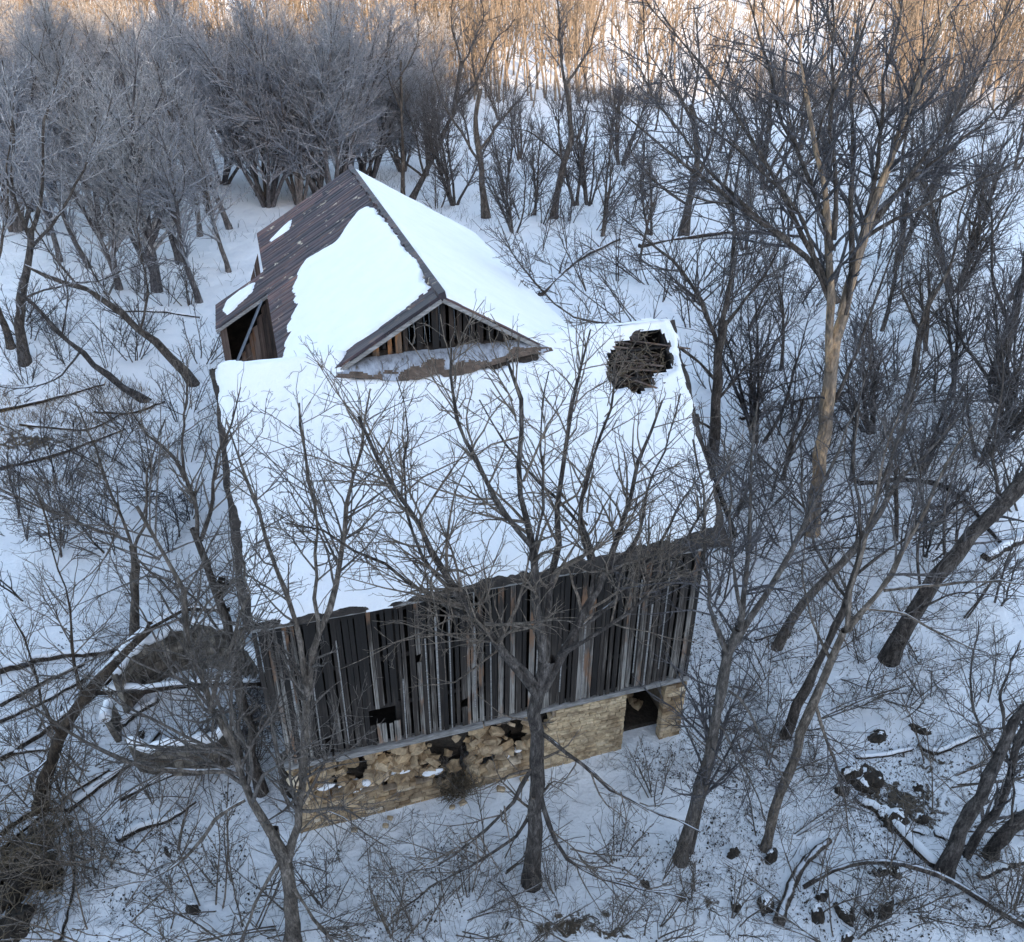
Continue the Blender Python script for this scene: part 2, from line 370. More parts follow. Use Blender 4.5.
def spawn(P, R, dens, u0, u1, ang, angj, lmul, lmin, lmax, n, trop, wig, rf, rtip, rg, taper=1.0):
    """children along every parent polyline; returns P (M,n,3), R (M,n)"""
    Lp = plen(P); cnt = np.maximum(1, rg.poisson(Lp*dens)); idx = np.repeat(np.arange(len(P)), cnt); M = len(idx)
    u = rg.uniform(u0, u1, M); f = u*(P.shape[1]-1); i = np.minimum(f.astype(int), P.shape[1]-2); w = (f-i)[:, None]
    a = P[idx, i]; b = P[idx, i+1]; S = a*(1-w)+b*w; r = R[idx, i]*(1-w[:, 0])+R[idx, i+1]*w[:, 0]
    t = b-a; t /= np.linalg.norm(t, axis=1, keepdims=True)+1e-9
    v = rg.normal(size=(M, 3)); v -= t*np.sum(v*t, 1, keepdims=True); v /= np.linalg.norm(v, axis=1, keepdims=True)+1e-9
    A = np.clip(ang+rg.normal(size=M)*angj, .15, 1.9)[:, None]
    d = t*np.cos(A)+v*np.sin(A)
    ln = np.clip(Lp[idx]*lmul*(1.15-.75*u)*rg.uniform(.55, 1.25, M), lmin, lmax)
    out = np.zeros((M, n, 3)); out[:, 0] = S; st = (ln/(n-1))[:, None]
    for k in range(1, n):
        d = d+rg.normal(size=(M, 3))*wig+np.array([0, 0, trop]); d /= np.linalg.norm(d, axis=1, keepdims=True)
        out[:, k] = out[:, k-1]+d*st
    r0 = np.maximum(r*rf, rtip*1.15)
    x = np.linspace(0, 1, n)[None]**taper
    RR = r0[:, None]*(1-x)+rtip*x
    return out, RR

def crown(limbsP, limbsR, rg, tw, rt=.006, d1=1.3, d2=2.4, d3=3.2, u0=.2, sizes=(.42, .42, .45), trop=.05, wig=.16, maxl=(4.5, 2.0, .9), lv=3):
    """secondary, tertiary branches and twigs on stacked limbs (M,n,3)"""
    A, RA = spawn(limbsP, limbsR, d1, u0, .97, .75, .22, sizes[0], .7, maxl[0], 7, trop, wig*.75, .55, rt*1.5, rg)
    tw.add(A, RA, 4)
    A2 = np.concatenate([resample(p, 7)[None] for p in limbsP]); RA2 = np.stack([np.interp(np.linspace(0, 1, 7), np.linspace(0, 1, limbsR.shape[1]), r) for r in limbsR])
    B, RB = spawn(np.concatenate([A, A2]), np.concatenate([RA, RA2]), d2, .22, 1, .72, .25, sizes[1], .35, maxl[1], 5, trop, wig, .6, rt*1.15, rg)
    tw.add(B, RB, 3)
    if lv > 2:
        C_, RC = spawn(B, RB, d3, .2, 1, .7, .28, sizes[2], .18, maxl[2], 4, trop*.5, wig*1.2, .75, rt, rg)
        tw.add(C_, RC, 3)
        if lv > 3:
            D_, RD = spawn(C_, RC, 2.3, .2, 1, .7, .3, .6, .12, .45, 3, 0, wig*1.4, .9, rt*.8, rg); tw.add(D_, RD, 3)

# ------------------------------------------------------------------ registering trees for labels
SERIES = {}
def reg(series, obj, P):
    SERIES.setdefault(series, []).append((float(project(P)[0]), obj))

def hero_tree(name, base, paths, rg, label, bark, twig, cat='tree', group=None, spread=2.2, d=(1.3, 2.4, 3.2), rt=.006, trop=.05, wig=.16, maxl=(4.0, 1.9, .85), sides=9, u0=.2, lv=3, gen=0, genlen=4.0, genang=.6, peel=99):
    """paths: list of (pixel list, r0, r1, dy_end). The first is the trunk, standing on the ground at base."""
    limbs = Tubes()
    G = gp(*base) if len(base) == 2 else np.array(base, float)
    Y = G[1]; trunk = Tubes(); tw = Tubes(); LP = []; LR = []
    first = None
    for k, path in enumerate(paths):
        pts, r0, r1, dy = path[:4]; start = path[4] if len(path) > 4 else 0.0
        n = len(pts); w = np.linspace(0, 1, n)
        P = [toy(px, py, Y+start+(dy)*w[i]**1.3) for i, (px, py) in enumerate(pts)]
        if k == 0: P[0] = G-np.array([0, 0, .25])
        m = 11; Q = resample(np.array(P), m)
        if k > 0 or True:
            j = rg.normal(size=(m, 3))*.02*np.linspace(.3, 1, m)[:, None]*np.linalg.norm(Q[-1]-Q[0])*.35
            j[0] = 0; Q = Q+j
        x = np.linspace(0, 1, m); kf = 1 if k == 0 else (.72 if rt < .008 else .85); R = r0*kf*(1-x)+r1*.7*x if k else r0*(1-x)+r1*x
        if k == 0: R = R*(1+.07*rg.normal(size=m)); R[0] = r0*1.5; R[1] = r0*1.12
        (trunk if k < peel else limbs).add(Q, R, sides if k == 0 else 7); LP.append(Q); LR.append(R)
    LP = np.stack(LP); LR = np.stack(LR)
    if gen:
        for q in range(gen):
            pass
        A, RA = spawn(LP, LR, gen/plen(LP).sum(), .35, 1, genang, .2, .6, genlen*.6, genlen, 11, .06, .09, .6, rt*2, rg)
        limbs.add(A, RA, 6); LP = np.concatenate([LP, A]); LR = np.concatenate([LR, RA])
    crown(LP[1:] if len(paths) > 1 else LP, LR[1:] if len(paths) > 1 else LR, rg, tw, rt, *d, u0=u0, trop=trop, wig=wig, maxl=maxl, lv=lv)
    if len(paths) > 1:
        A, RA = spawn(LP[:1], LR[:1], d[0]*.5, .3, 1, .95, .25, .25, .5, 1.8, 6, .04, wig, .25, rt*1.3, rg); tw.add(A, RA, 3)
        B, RB = spawn(A, RA, 2.2, .2, 1, .8, .3, .45, .3, .9, 4, .03, wig, .6, rt, rg); tw.add(B, RB, 3)
    e = empty(name, tuple(G)); tag(e, label, cat, group)
    trunk.build('trunk', bark, e, G, .045 if rt < .008 else .06); tw.build('crown', twig, e, G)
    if limbs.g: limbs.build('limbs', bark_dark, e, G)
    return e

# ------------------------------------------------------------------ world, sun, camera
w = bpy.data.worlds.new('World'); scn.world = w; w.use_nodes = True
nt = w.node_tree; bg = nt.nodes['Background']; sky = nt.nodes.new('ShaderNodeTexSky'); sky.sky_type = 'NISHITA'; sky.sun_disc = False
SUN_EL = math.radians(SUN_EL_D); SUN_AZ = math.radians(160)
sky.sun_elevation = SUN_EL; sky.sun_rotation = SUN_AZ; sky.altitude = 300; sky.air_density = 1.0; sky.dust_density = .8; sky.ozone_density = 1.0
tint = nt.nodes.new('ShaderNodeMix'); tint.data_type = 'RGBA'; tint.blend_type = 'MULTIPLY'; tint.inputs[0].default_value = 1
nt.links.new(sky.outputs[0], tint.inputs[6]); tint.inputs[7].default_value = (1.11, .96, .86, 1)   # white balance tint multiplied into the sky, warmer and less blue
nt.links.new(tint.outputs[2], bg.inputs[0]); bg.inputs[1].default_value = .15
sl = bpy.data.lights.new('low_sun', 'SUN'); sl.energy = 2.0; sl.angle = math.radians(.6); sl.color = (1, .75, .51)
so = bpy.data.objects.new('low_sun', sl); COL.objects.link(so)
sd = Vector((math.sin(SUN_AZ)*math.cos(SUN_EL), math.cos(SUN_AZ)*math.cos(SUN_EL), math.sin(SUN_EL)))
so.rotation_euler = (-sd).to_track_quat('-Z', 'Y').to_euler(); so.location = (0, -40, 90)
cam = bpy.data.cameras.new('camera'); co = bpy.data.objects.new('camera', cam); COL.objects.link(co); scn.camera = co
cam.sensor_width = 36; cam.sensor_fit = 'HORIZONTAL'; cam.lens = FPX/1024*36; cam.clip_end = 3000; cam.clip_start = .5
co.matrix_world = Matrix(((_R[0], _U[0], -_F[0], 0), (_R[1], _U[1], -_F[1], 0), (_R[2], _U[2], -_F[2], H), (0, 0, 0, 1)))
scn.view_settings.view_transform = 'Standard'; scn.view_settings.look = 'None'; scn.view_settings.exposure = 2.3; scn.view_settings.gamma = 1
scn.cycles.max_bounces = 5; scn.cycles.diffuse_bounces = 4; scn.cycles.glossy_bounces = 1; scn.cycles.transmission_bounces = 0; scn.cycles.transparent_max_bounces = 1

# ------------------------------------------------------------------ ground
def axis(lo, hi, a, b, fine, grow=1.13):
    c = list(np.arange(a, b+1e-6, fine)); s = fine; x = c[-1]
    while x < hi: s *= grow; x += s; c.append(x)
    s = fine; x = c[0]; pre = []
    while x > lo: s *= grow; x -= s; pre.append(x)
    return np.array(pre[::-1]+c)
gx = axis(-900, 900, -24, 24, .25, 1.1); gy = axis(-420, 950, 8, 52, .25, 1.07)
GX, GY = np.meshgrid(gx, gy); GZ = terrain(GX, GY)
GZ = GZ+.035*fbm(GX*2.2, GY*2.2, 31, 3)*(np.abs(GX) < 40)*(GY < 70)*(GY > 0)
nx, ny = len(gx), len(gy); I = np.arange(nx*ny).reshape(ny, nx)
Q = np.stack([I[:-1, :-1], I[:-1, 1:], I[1:, 1:], I[1:, :-1]], -1).reshape(-1, 4)
g = mesh_np('ground', np.stack([GX, GY, GZ], -1).reshape(-1, 3), Q, ground_m); tag(g, kind='structure')

# ------------------------------------------------------------------ BARN
ZE, ZS, OH, RUN, ZR = 7.233, 2.401, .267, 5.468, 11.229
SL = (ZR-ZE)/(RUN+OH)
barn = empty('barn', tuple(BO), PSI)
tag(barn, 'old barn with snowy roof, dark board wall, crumbling stone base and rusty rear wing', 'barn')
def roofz(t): return ZE+(t+OH)*SL
n_main = np.cross(BA, BW(0, RUN, ZR)-BW(0, -OH, ZE))
def on_main(px, py, up=0):
    return bloc(toplane(px, py, BW(0, -OH, ZE)+BZ*up, n_main))
def on_t(px, py, t): return bloc(toplane(px, py, BW(0, t, 0), BB))

def pin(poly, x, y):
    inside = np.zeros(x.shape, bool); n = len(poly)
    for i in range(n):
        x0, y0 = poly[i]; x1, y1 = poly[(i+1) % n]
        c = ((y0 > y) != (y1 > y)) & (x < (x1-x0)*(y-y0)/((y1-y0) if y1 != y0 else 1e-9)+x0)
        inside ^= c
    return inside
def sdist(poly, x, y):
    d = np.full(x.shape, 1e9); n = len(poly)
    for i in range(n):
        a = np.array(poly[i], float); b = np.array(poly[(i+1) % n], float); e = b-a
        h = np.clip(((x-a[0])*e[0]+(y-a[1])*e[1])/max(e @ e, 1e-9), 0, 1)
        d = np.minimum(d, np.hypot(x-a[0]-h*e[0], y-a[1]-h*e[1]))
    return np.where(pin(poly, x, y), d, -d)
def sheet(name, poly, hole, zf, thick, res, m, parent, edge=.25, nz=.1, nsc=2.0, low=-.035, seed=1, bumps=.04, nvec=(0, 0, 1), cut=.3):
    x0 = min(p[0] for p in poly)-.1; x1 = max(p[0] for p in poly)+.1; y0 = min(p[1] for p in poly)-.1; y1 = max(p[1] for p in poly)+.1
    xs = np.arange(x0, x1+res, res); ys = np.arange(y0, y1+res, res); X, Y = np.meshgrid(xs, ys)
    d = sdist(poly, X, Y)+nz*fbm(X*nsc, Y*nsc, seed, 4)
    if hole is not None: 
        for hh_ in (hole if isinstance(hole, list) and isinstance(hole[0], list) else [hole]): d = np.minimum(d, -sdist(hh_, X, Y)+nz*fbm(X*nsc*1.5, Y*nsc*1.5, seed+5, 3))
    k = sst(-.02, edge, d)**.6
    h = low+(thick-low)*k+bumps*fbm(X*.7, Y*.7, seed+9, 4)*k
    Z = zf(X, Y)
    V = np.stack([X+nvec[0]*h, Y+nvec[1]*h, Z+nvec[2]*h], -1).reshape(-1, 3)
    I = np.arange(X.size).reshape(X.shape); keep = (d > -cut*res*4)
    kk = keep[:-1, :-1] & keep[:-1, 1:] & keep[1:, 1:] & keep[1:, :-1]
    Q = np.stack([I[:-1, :-1], I[:-1, 1:], I[1:, 1:], I[1:, :-1]], -1)[kk]
    used = np.unique(Q); mp = np.zeros(X.size, int); mp[used] = np.arange(len(used))
    return mesh_np(name, V[used], mp[Q], m, parent)

hole_px = [(605, 352), (618, 342), (634, 337), (640, 329), (660, 326), (669, 340), (668, 352), (673, 356), (669, 374), (657, 379), (654, 388), (640, 397), (626, 390), (616, 395), (604, 378)]
hole = [tuple(on_main(*p)[:2]) for p in hole_px]
roof_poly = [(-.44, -OH), (11.9, -OH), (12.65, RUN), (-.44, RUN)]
# roof deck: planked cells with ragged hole and sagging eave
xs = np.arange(-.44, 12.8, .06); ys = np.linspace(-OH, RUN, 110); X, Y = np.meshgrid(xs, ys)
lim = 11.9+(Y+OH)/(RUN+OH)*.75
X = np.minimum(X, lim)
X = X+np.where(X < -.3, -.10*fbm(Y*1.3, Y*0, 4, 3), 0)+np.where(X >= lim-.001, .12*fbm(Y*1.6, Y*0, 14, 3), 0)
sag = .05*fbm(X*.35, Y*.35, 44, 3)
Z = roofz(Y)+sag-.05*(np.abs(Y+OH) < .01)*vnoise(X*2, Y*0, 3)
Y2 = Y-np.where(Y < -OH+.01, .10*vnoise(X*1.8, Y*0, 8)+.06*vnoise(X*7, Y*0, 3), 0)
I = np.arange(X.size).reshape(X.shape); dh = sdist(hole, X, Y)+.30*fbm(X*2.2, Y*.5, 6, 2)+.06*fbm(X*9, Y*2, 7, 2)
kp = dh < 0; kk = kp[:-1, :-1] & kp[:-1, 1:] & kp[1:, 1:] & kp[1:, :-1]
Q = np.stack([I[:-1, :-1], I[:-1, 1:], I[1:, 1:], I[1:, :-1]], -1)[kk]
Q = Q[[len(set(np.round(X.ravel()[q], 4))) > 1 for q in Q]]
roof = mesh_np('roof', np.stack([X, Y2, Z], -1).reshape(-1, 3), Q, shingle, barn)
sm = roof.modifiers.new('thick', 'SOLIDIFY'); sm.thickness = .07; sm.offset = -1
snow_poly = [(-.20, -.20), (3, -.26), (6, -.16), (8.5, -.02), (10.6, .06), (11.7, .10), (12.0, 1.2), (12.1, 2.6), (12.4, 3.8), (12.55, RUN+.05), (-.28, RUN+.05)]
def mz(X, Y): return roofz(Y)+.05*fbm(X*.35, Y*.35, 44, 3)+.01
sheet('snow_cover', snow_poly, [hole, [(3.0, 4.75), (8.3, 4.75), (8.3, 5.9), (3.0, 5.9)]], mz, .17, .07, snow_m, roof, edge=.22, nz=.16, nsc=1.6, seed=21, bumps=.11, low=-.03)
# back slope
mb = MB(); mb.hexa([(-.44, RUN, ZR-.07), (12.65, RUN, ZR-.07), (12.65, 12.2, ZR-.07-4.69), (-.44, 12.2, ZR-.07-4.69), (-.44, RUN, ZR), (12.65, RUN, ZR), (12.65, 12.2, ZR-4.69), (-.44, 12.2, ZR-4.69)])
br = mb.build('roof', shingle, barn)
def bz(X, Y): return ZR-(Y-RUN)*SL+.01
sheet('snow_cover', [(-.28, RUN-.03), (12.4, RUN-.03), (12.2, 12.0), (-.3, 12.0)], [(2.9, 5), (8.4, 5), (8.4, 12), (2.9, 12)], bz, .15, .16, snow_m, br, seed=31)
tb = Tubes(); n0 = 420; S = np.stack([rng.uniform(-.1, 11.6, n0), rng.uniform(0, 5.3, n0), np.zeros(n0)], 1); S = S[sdist(hole, S[:, 0], S[:, 1]) < -.2]; n0 = len(S); a_ = rng.uniform(0, 6.28, n0)
PP = np.zeros((n0, 4, 3)); PP[:, 0] = S
for k in range(1, 4): a_ = a_+rng.normal(size=n0)*.4; PP[:, k] = PP[:, k-1]+np.stack([np.cos(a_), np.sin(a_), 0*a_], 1)*rng.uniform(.03, .16, n0)[:, None]
PP[:, :, 2] = roofz(PP[:, :, 1])+.05*fbm(PP[:, :, 0]*.35, PP[:, :, 1]*.35, 44, 3)+.19+rng.uniform(-.01, .05, n0)[:, None]
tb.add(PP, np.full((n0, 4), .006), 3); o_ = tb.build('twig_litter', weed_m, barn); o_['kind'] = 'stuff'
# rafters and fallen boards below the hole
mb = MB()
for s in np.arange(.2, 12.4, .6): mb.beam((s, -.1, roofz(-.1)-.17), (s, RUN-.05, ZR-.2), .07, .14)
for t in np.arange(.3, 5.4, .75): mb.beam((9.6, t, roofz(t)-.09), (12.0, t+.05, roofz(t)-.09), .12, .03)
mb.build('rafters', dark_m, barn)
mb = MB(); hc = np.mean(hole, axis=0)
for k in range(46):
    a = rng.choice([0, np.pi/2])+rng.normal()*.35; L = rng.uniform(.7, 1.9); c = hc+rng.uniform(-.75, .75, 2); z = roofz(c[1])-rng.uniform(.05, 1.2)
    mb.beam((c[0]-math.cos(a)*L/2, c[1]-math.sin(a)*L/2, z-.2*rng.uniform(-1, 1)), (c[0]+math.cos(a)*L/2, c[1]+math.sin(a)*L/2, z+.2*rng.uniform(-1, 1)), .07, .025)
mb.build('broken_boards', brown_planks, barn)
tb = Tubes(); n0 = 170; S = np.stack([hc[0]+rng.normal(size=n0)*.55, hc[1]+rng.normal(size=n0)*.42, np.zeros(n0)], 1); S[:, 2] = roofz(S[:, 1])+rng.uniform(-.5, .1, n0)
D = rng.normal(size=(n0, 3)); D[:, 2] *= .4; D /= np.linalg.norm(D, axis=1, keepdims=True); PP = np.zeros((n0, 5, 3)); PP[:, 0] = S
for k in range(1, 5): D = D+rng.normal(size=D.shape)*.35; D /= np.linalg.norm(D, axis=1, keepdims=True); PP[:, k] = PP[:, k-1]+D*.14
tb.add(PP, np.repeat(np.linspace(.016, .006, 5)[None], n0, 0), 3); tb.build('splintered_laths', weed_m, barn)
# front wall: upright boards with open joints
win = [on_t(369, 709, 0), on_t(399, 701, 0), on_t(399, 719, 0), on_t(371, 726, 0)]
wx0, wx1 = float(min(p[0] for p in win)), float(max(p[0] for p in win)); wz0, wz1 = float(win[2][2]), float(win[0][2])
def topz(s): return roofz(0)-.10
mb = MB(); s = -.25
while s < 11.4:
    wd = rng.uniform(.08, .17); e = min(s+wd, 11.42)
    r = rng.random(); zb = ZS+rng.uniform(-.04, .07); zt = topz(s)
    y = rng.uniform(-.02, .02); dx = rng.uniform(-.02, .02)
    if s > 10.9: zb = ZS-rng.uniform(0, .05)
    parts = [(zb, zt)]
    if e > wx0 and s < wx1: parts = [(zb, wz0+rng.uniform(-.04, .02)), (wz1+rng.uniform(-.02, .03), zt)]
    elif r < .05: parts = [(zb, zt-rng.uniform(.5, 1.6))]
    elif r < .08: q = rng.uniform(3.0, 5); parts = [(zb, q), (q+rng.uniform(.1, .4), zt)]
    if s < 1.2 and r < .45: parts = [(zb+rng.uniform(.3, 1.6), zt)]
    for (a, b) in parts:
        j = rng.uniform(-.03, .03, 4)
        mb.hexa([(s, y-.03, a+j[0]), (e, y-.03, a+j[1]), (e, y, a+j[1]), (s, y, a+j[0]), (s+dx, y-.03, b+j[2]), (e+dx, y-.03, b+j[2]), (e+dx, y, b+j[2]), (s+dx, y, b+j[2])])
    s = e+rng.choice([.012, .03, .05, .075], p=[.4, .3, .2, .1])
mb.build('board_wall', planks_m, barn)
mb = MB()
for s in (.4, 4.0, 9.95):     # battens stood proud over some joints
    mb.box(s, s+.05, -.062, -.034, ZS+.05, topz(s)-rng.uniform(.5, 2))
for s in (.9, 1.6, 3.1, 3.75, 4.35, 5.0, 5.45, 6.7, 7.4, 8.05, 9.6, 10.4): z0_ = ZS+.03+rng.uniform(0, .8)*(rng.random() < .4); l_ = rng.uniform(-.03, .03); mb.beam((s, -.047, z0_), (s+l_, -.047, topz(s)-rng.uniform(.1, 2.8)), .032, .024, (0, 1, 0))
mb.build('battens', greywood, barn)
# sill, eave fascia, posts
mb = MB()
mb.hexa([(1.2, -.11, ZS-.20), (5.2, -.11, ZS-.17), (5.2, .12, ZS-.17), (1.2, .12, ZS-.20), (1.2, -.11, ZS-.03), (5.2, -.11, ZS-.01), (5.2, .12, ZS-.01), (1.2, .12, ZS-.03)])
mb.box(5.25, 11.45, -.07, .14, ZS-.16, ZS-.01, .01)
mb.box(-.1, 1.15, -.05, .14, ZS-.2, ZS-.04, .02)
mb.build('sill_beam', greywood, barn)
mb = MB(); mb.hexa([(-.3, -OH+.02, ZE-.17), (11.8, -OH+.02, ZE-.17), (11.8, -OH+.05, ZE-.17), (-.3, -OH+.05, ZE-.17), (-.3, -OH+.02, ZE-.07), (11.8, -OH+.02, ZE-.07), (11.8, -OH+.05, ZE-.07), (-.3, -OH+.05, ZE-.07)])
mb.build('fascia', greywood, barn)
mb = MB()
for s in (.05, 2.9, 5.7, 8.6, 11.2): mb.box(s, s+.2, .1, .3, ZS, roofz(.1)-.25)
for z in (3.6, 5.2, 6.7): mb.box(0, 11.3, .05, .13, z, z+.14)
mb.build('frame_timbers', dark_m, barn)
# end walls and rear wall of the main block, floor
def gablewall(sx, lean):
    mb = MB(); t = .15
    while t < 12.0:
        wd = rng.uniform(.2, .3); e = min(t+wd, 12.05); f = lambda q: (roofz(q) if q < RUN else ZR-(q-RUN)*SL)-.1
        u0, u1 = (sx+lean*min(t, 6), sx+lean*min(e, 6)); mb.hexa([(sx, t, .1), (sx+.03, t, .1), (sx+.03, e, .1), (sx, e, .1), (u0, t, f(t)), (u0+.03, t, f(t)), (u1+.03, e, f(e)), (u1, e, f(e))])
        t = e+.012
    return mb
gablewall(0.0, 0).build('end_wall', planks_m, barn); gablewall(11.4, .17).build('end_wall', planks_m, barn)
mb = MB(); mb.box(.1, 11.3, .2, 12, ZS-.25, ZS-.1); mb.build('floor', dark_m, barn)
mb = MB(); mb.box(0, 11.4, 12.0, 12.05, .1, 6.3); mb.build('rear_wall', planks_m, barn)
mb = MB(); mb.box(.6, 11.1, 2.2, 2.4, -.4, ZS-.3); mb.build('cellar_wall', soil_m, barn)
mb = MB(); mb.box(9.0, 11.15, .55, 2.2, -.5, .12, .03); mb.build('cellar_floor', soil_m, barn)
# stone base ------------------------------------------------------------
DOOR0, DOOR1 = 9.50, 10.72
mb = MB(); mt = MB()
def base_z(s): return -.45
def wall_run(s0, s1, ztop, c0=.10, c1=.17, y0=0.0, l0=.18, l1=.55, rz=.012):
    z = base_z(s0)
    while z < 2.25:
        hh = rng.uniform(c0, c1); s = s0+rng.uniform(-.1, 0)
        while s < s1:
            ln = rng.uniform(l0, l1); e = min(s+ln, s1); a = max(s, s0)
            if e-a > .05 and z+hh < ztop((a+e)/2)+.02:
                pr = rng.uniform(0, .028)
                stone(mb, ((a+e)/2, y0+.10-pr, z+hh/2), (e-a-.012, .26, hh-.012), (0, 0, rng.normal()*rz), .05, .10)
            s = e
        z += hh
def top_l(s): return np.interp(s, [0, .5, 1.4, 2.4, 3.2, 3.8, 3.95, 4.8, 5.0, 6.2, 6.8, 7.05, 7.4, 12], [1.75, 1.05, .8, .65, .7, .55, .0, .0, .35, .6, .8, 1.5, 2.22, 2.22])+.08*math.sin(s*7)
wall_run(0, 7.0, top_l); mb_ = mb; mb = MB(); wall_run(7.0, DOOR0, top_l, .07, .13, .0, .14, .42); mb.build('sound_wall', stone_pale, barn); mb = mb_; mb2 = mb; mb = MB(); wall_run(DOOR1, 11.42, lambda s: 2.2-.25*(s < 10.85)); mb.build('corner_pier', stone_m, barn); mb = mb2
# pale rendered backing behind the sound courses
for a in np.arange(0, DOOR0-.01, .25):
    h = max(.05, top_l(a+.12)-.08); mt.box(a, min(a+.25, DOOR0-.01), .02, .22, -.5, h)
mt.box(DOOR1+.02, 11.4, .02, .22, -.5, 2.1); mt.box(11.2, 11.41, .2, 3.3, -.5, 2.15)
mt.box(DOOR0-.35, DOOR0-.01, .2, .55, -.5, 2.15)
fw = mb.build('foundation_wall', stone_m, barn); mt.build('mortar_core', mortar_m, barn)
# collapsed upper courses: tumbled stones packed in the breach
mb = MB()
for k in range(520):
    s = rng.uniform(.1, 7.0); tl = top_l(s); 
    if 3.85 < s < 4.85 and rng.random() < .9: continue
    if (6.1 < s < 6.9 or 1.6 < s < 2.0) and rng.random() < .65: continue
    if fbm(s*1.7, 3.1, 77, 2) > .25 and rng.random() < .6: continue
    f = rng.random(); z = tl+f*(2.05-tl); y = .12+f*.55+rng.uniform(-.1, .15)
    if 2.9 < s < 3.6 and z > 1.6: continue
    if s > 5.8 and z > 1.5: y += .6
    sz = rng.uniform(.08, .30)
    stone(mb, (s, y, z), (sz*rng.uniform(.9, 1.6), sz*rng.uniform(.7, 1.1), sz*rng.uniform(.5, .9)), rng.uniform(-.8, .8, 3), .2, .05)
mb.build('tumbled_stonework', stone_rub, barn)
mb = MB()
for k in range(60):
    s = rng.uniform(.1, 7.2); stone(mb, (s, rng.uniform(.75, 1.1), rng.uniform(.2, 2.0)), (rng.uniform(.6, 1.1), .5, rng.uniform(.5, .9)), rng.uniform(-.5, .5, 3), .15, .3)
mb.build('earth_bank', soil_m, barn)
mb = MB()
for k in range(26): stone(mb, (rng.uniform(9.4, 11.0), rng.uniform(.9, 2.8), rng.uniform(-.1, .5)), (rng.uniform(.15, .45),)*3, rng.uniform(-1, 1, 3), .14, .2)
mb.build('cellar_rubble', stone_m, barn)
# ---- rear wing
SW, ZRW, TF, TB = 5.56, 12.74, 4.97, 22.69
KS = (12.74-10.893)/3.114
pL = BW(SW, TF, ZRW); nL = np.cross(BB, BW(SW-1, TF, ZRW-KS)-pL); nR = np.cross(BB, BW(SW+1, TF, ZRW-KS)-pL)
def on_left(px, py): return bloc(toplane(px, py, pL, nL))
def on_right(px, py): return bloc(toplane(px, py, pL, nR))
e1 = on_left(284, 365); e2 = on_left(264, 296); e3 = on_left(259, 245); x1_ = on_left(216, 330); x2_ = on_left(216, 306)
SE = float((e1[0]+e2[0]+e3[0])/3); T1, T2 = float(x1_[1]), float(x2_[1]); SX = float((x1_[0]+x2_[0])/2); TB = float(on_left(351, 168)[1])
print('wing', SE, T1, T2, SX, TB, e1, e2, e3)
def zl(s): return ZRW-(SW-s)*KS
# corrugated rusty sheets on the left slope
def slope_sheet(sa, sb, ta, tb, name, parent, sgn=-1, m=rust_m):
    ts = np.arange(ta, tb+.02, .045); ss = np.linspace(sa, sb, 14)
    T, S = np.meshgrid(ts, ss); rib = .018*(np.abs(((T/.30) % 1)-.5) < .09)+.008*np.sin(T*2*np.pi/.1)
    lap = .008*(np.abs(S-sa) % 1.6 < .8)
    Z = ZRW-np.abs(S-SW)*KS+rib+lap+.02*fbm(S*.6, T*.6, 61, 3)
    T = T+.03*fbm(S*1.5, T*0+3, 5, 2)
    I = np.arange(T.size).reshape(T.shape)
    Q = np.stack([I[:-1, :-1], I[:-1, 1:], I[1:, 1:], I[1:, :-1]], -1).reshape(-1, 4)
    o = mesh_np(name, np.stack([S, T, Z], -1).reshape(-1, 3), Q, m, parent, False)
    s_ = o.modifiers.new('thick', 'SOLIDIFY'); s_.thickness = .05; s_.offset = -1 if False else 0
    return o
wr = slope_sheet(SE, SW, TF, TB, 'rusted_roof', barn)
slope_sheet(SX, SE-.004, T1, T2+.05, 'canopy_roof', barn)
def wz(X, Y): return ZRW-np.abs(X-SW)*KS+.045+.02*fbm(X*.6, Y*.6, 61, 3)
sp = [(384, 216), (403, 240), (419, 263), (434, 287), (400, 312), (352, 349), (337, 362), (335, 380), (283, 380), (284, 345), (291, 318), (295, 306), (292, 287), (305, 263), (333, 246), (350, 222), (356, 214), (368, 207), (378, 209)]
sp = [tuple(on_left(*p)[:2]) for p in sp]
sheet('snow_cover', sp, None, wz, .09, .05, snow_m, wr, edge=.2, nz=.22, nsc=1.6, low=-.06, seed=71, bumps=.03)
sp2 = [tuple(on_left(*p)[:2]) for p in [(268, 243), (294, 218), (290, 230), (270, 244)]]
sheet('snow_cover', sp2, None, wz, .07, .05, snow_m, wr, edge=.15, nz=.1, nsc=1.5, low=-.06, seed=72)
sp3 = [tuple(on_left(*p)[:2]) for p in [(221, 312), (225, 304), (240, 292), (256, 283), (253, 293), (240, 305), (228, 317)]]
cr = [o for o in bpy.data.objects if o.name.startswith('canopy_roof')][0]
sheet('snow_cover', sp3, None, wz, .07, .05, snow_m, cr, edge=.15, nz=.1, nsc=1.5, low=-.06, seed=73)
SR = 2*SW-SE+1.4
rr = slope_sheet(SW+.001, SR, TF, TB, 'right_roof', barn)
sheet('snow_cover', [(SW+.05, TF+.12), (SR-.05, TF+.05), (SR-.05, TB-.1), (SW+.05, TB-.1)], None, wz, .13, .1, snow_m, rr, edge=.2, nz=.08, seed=74)
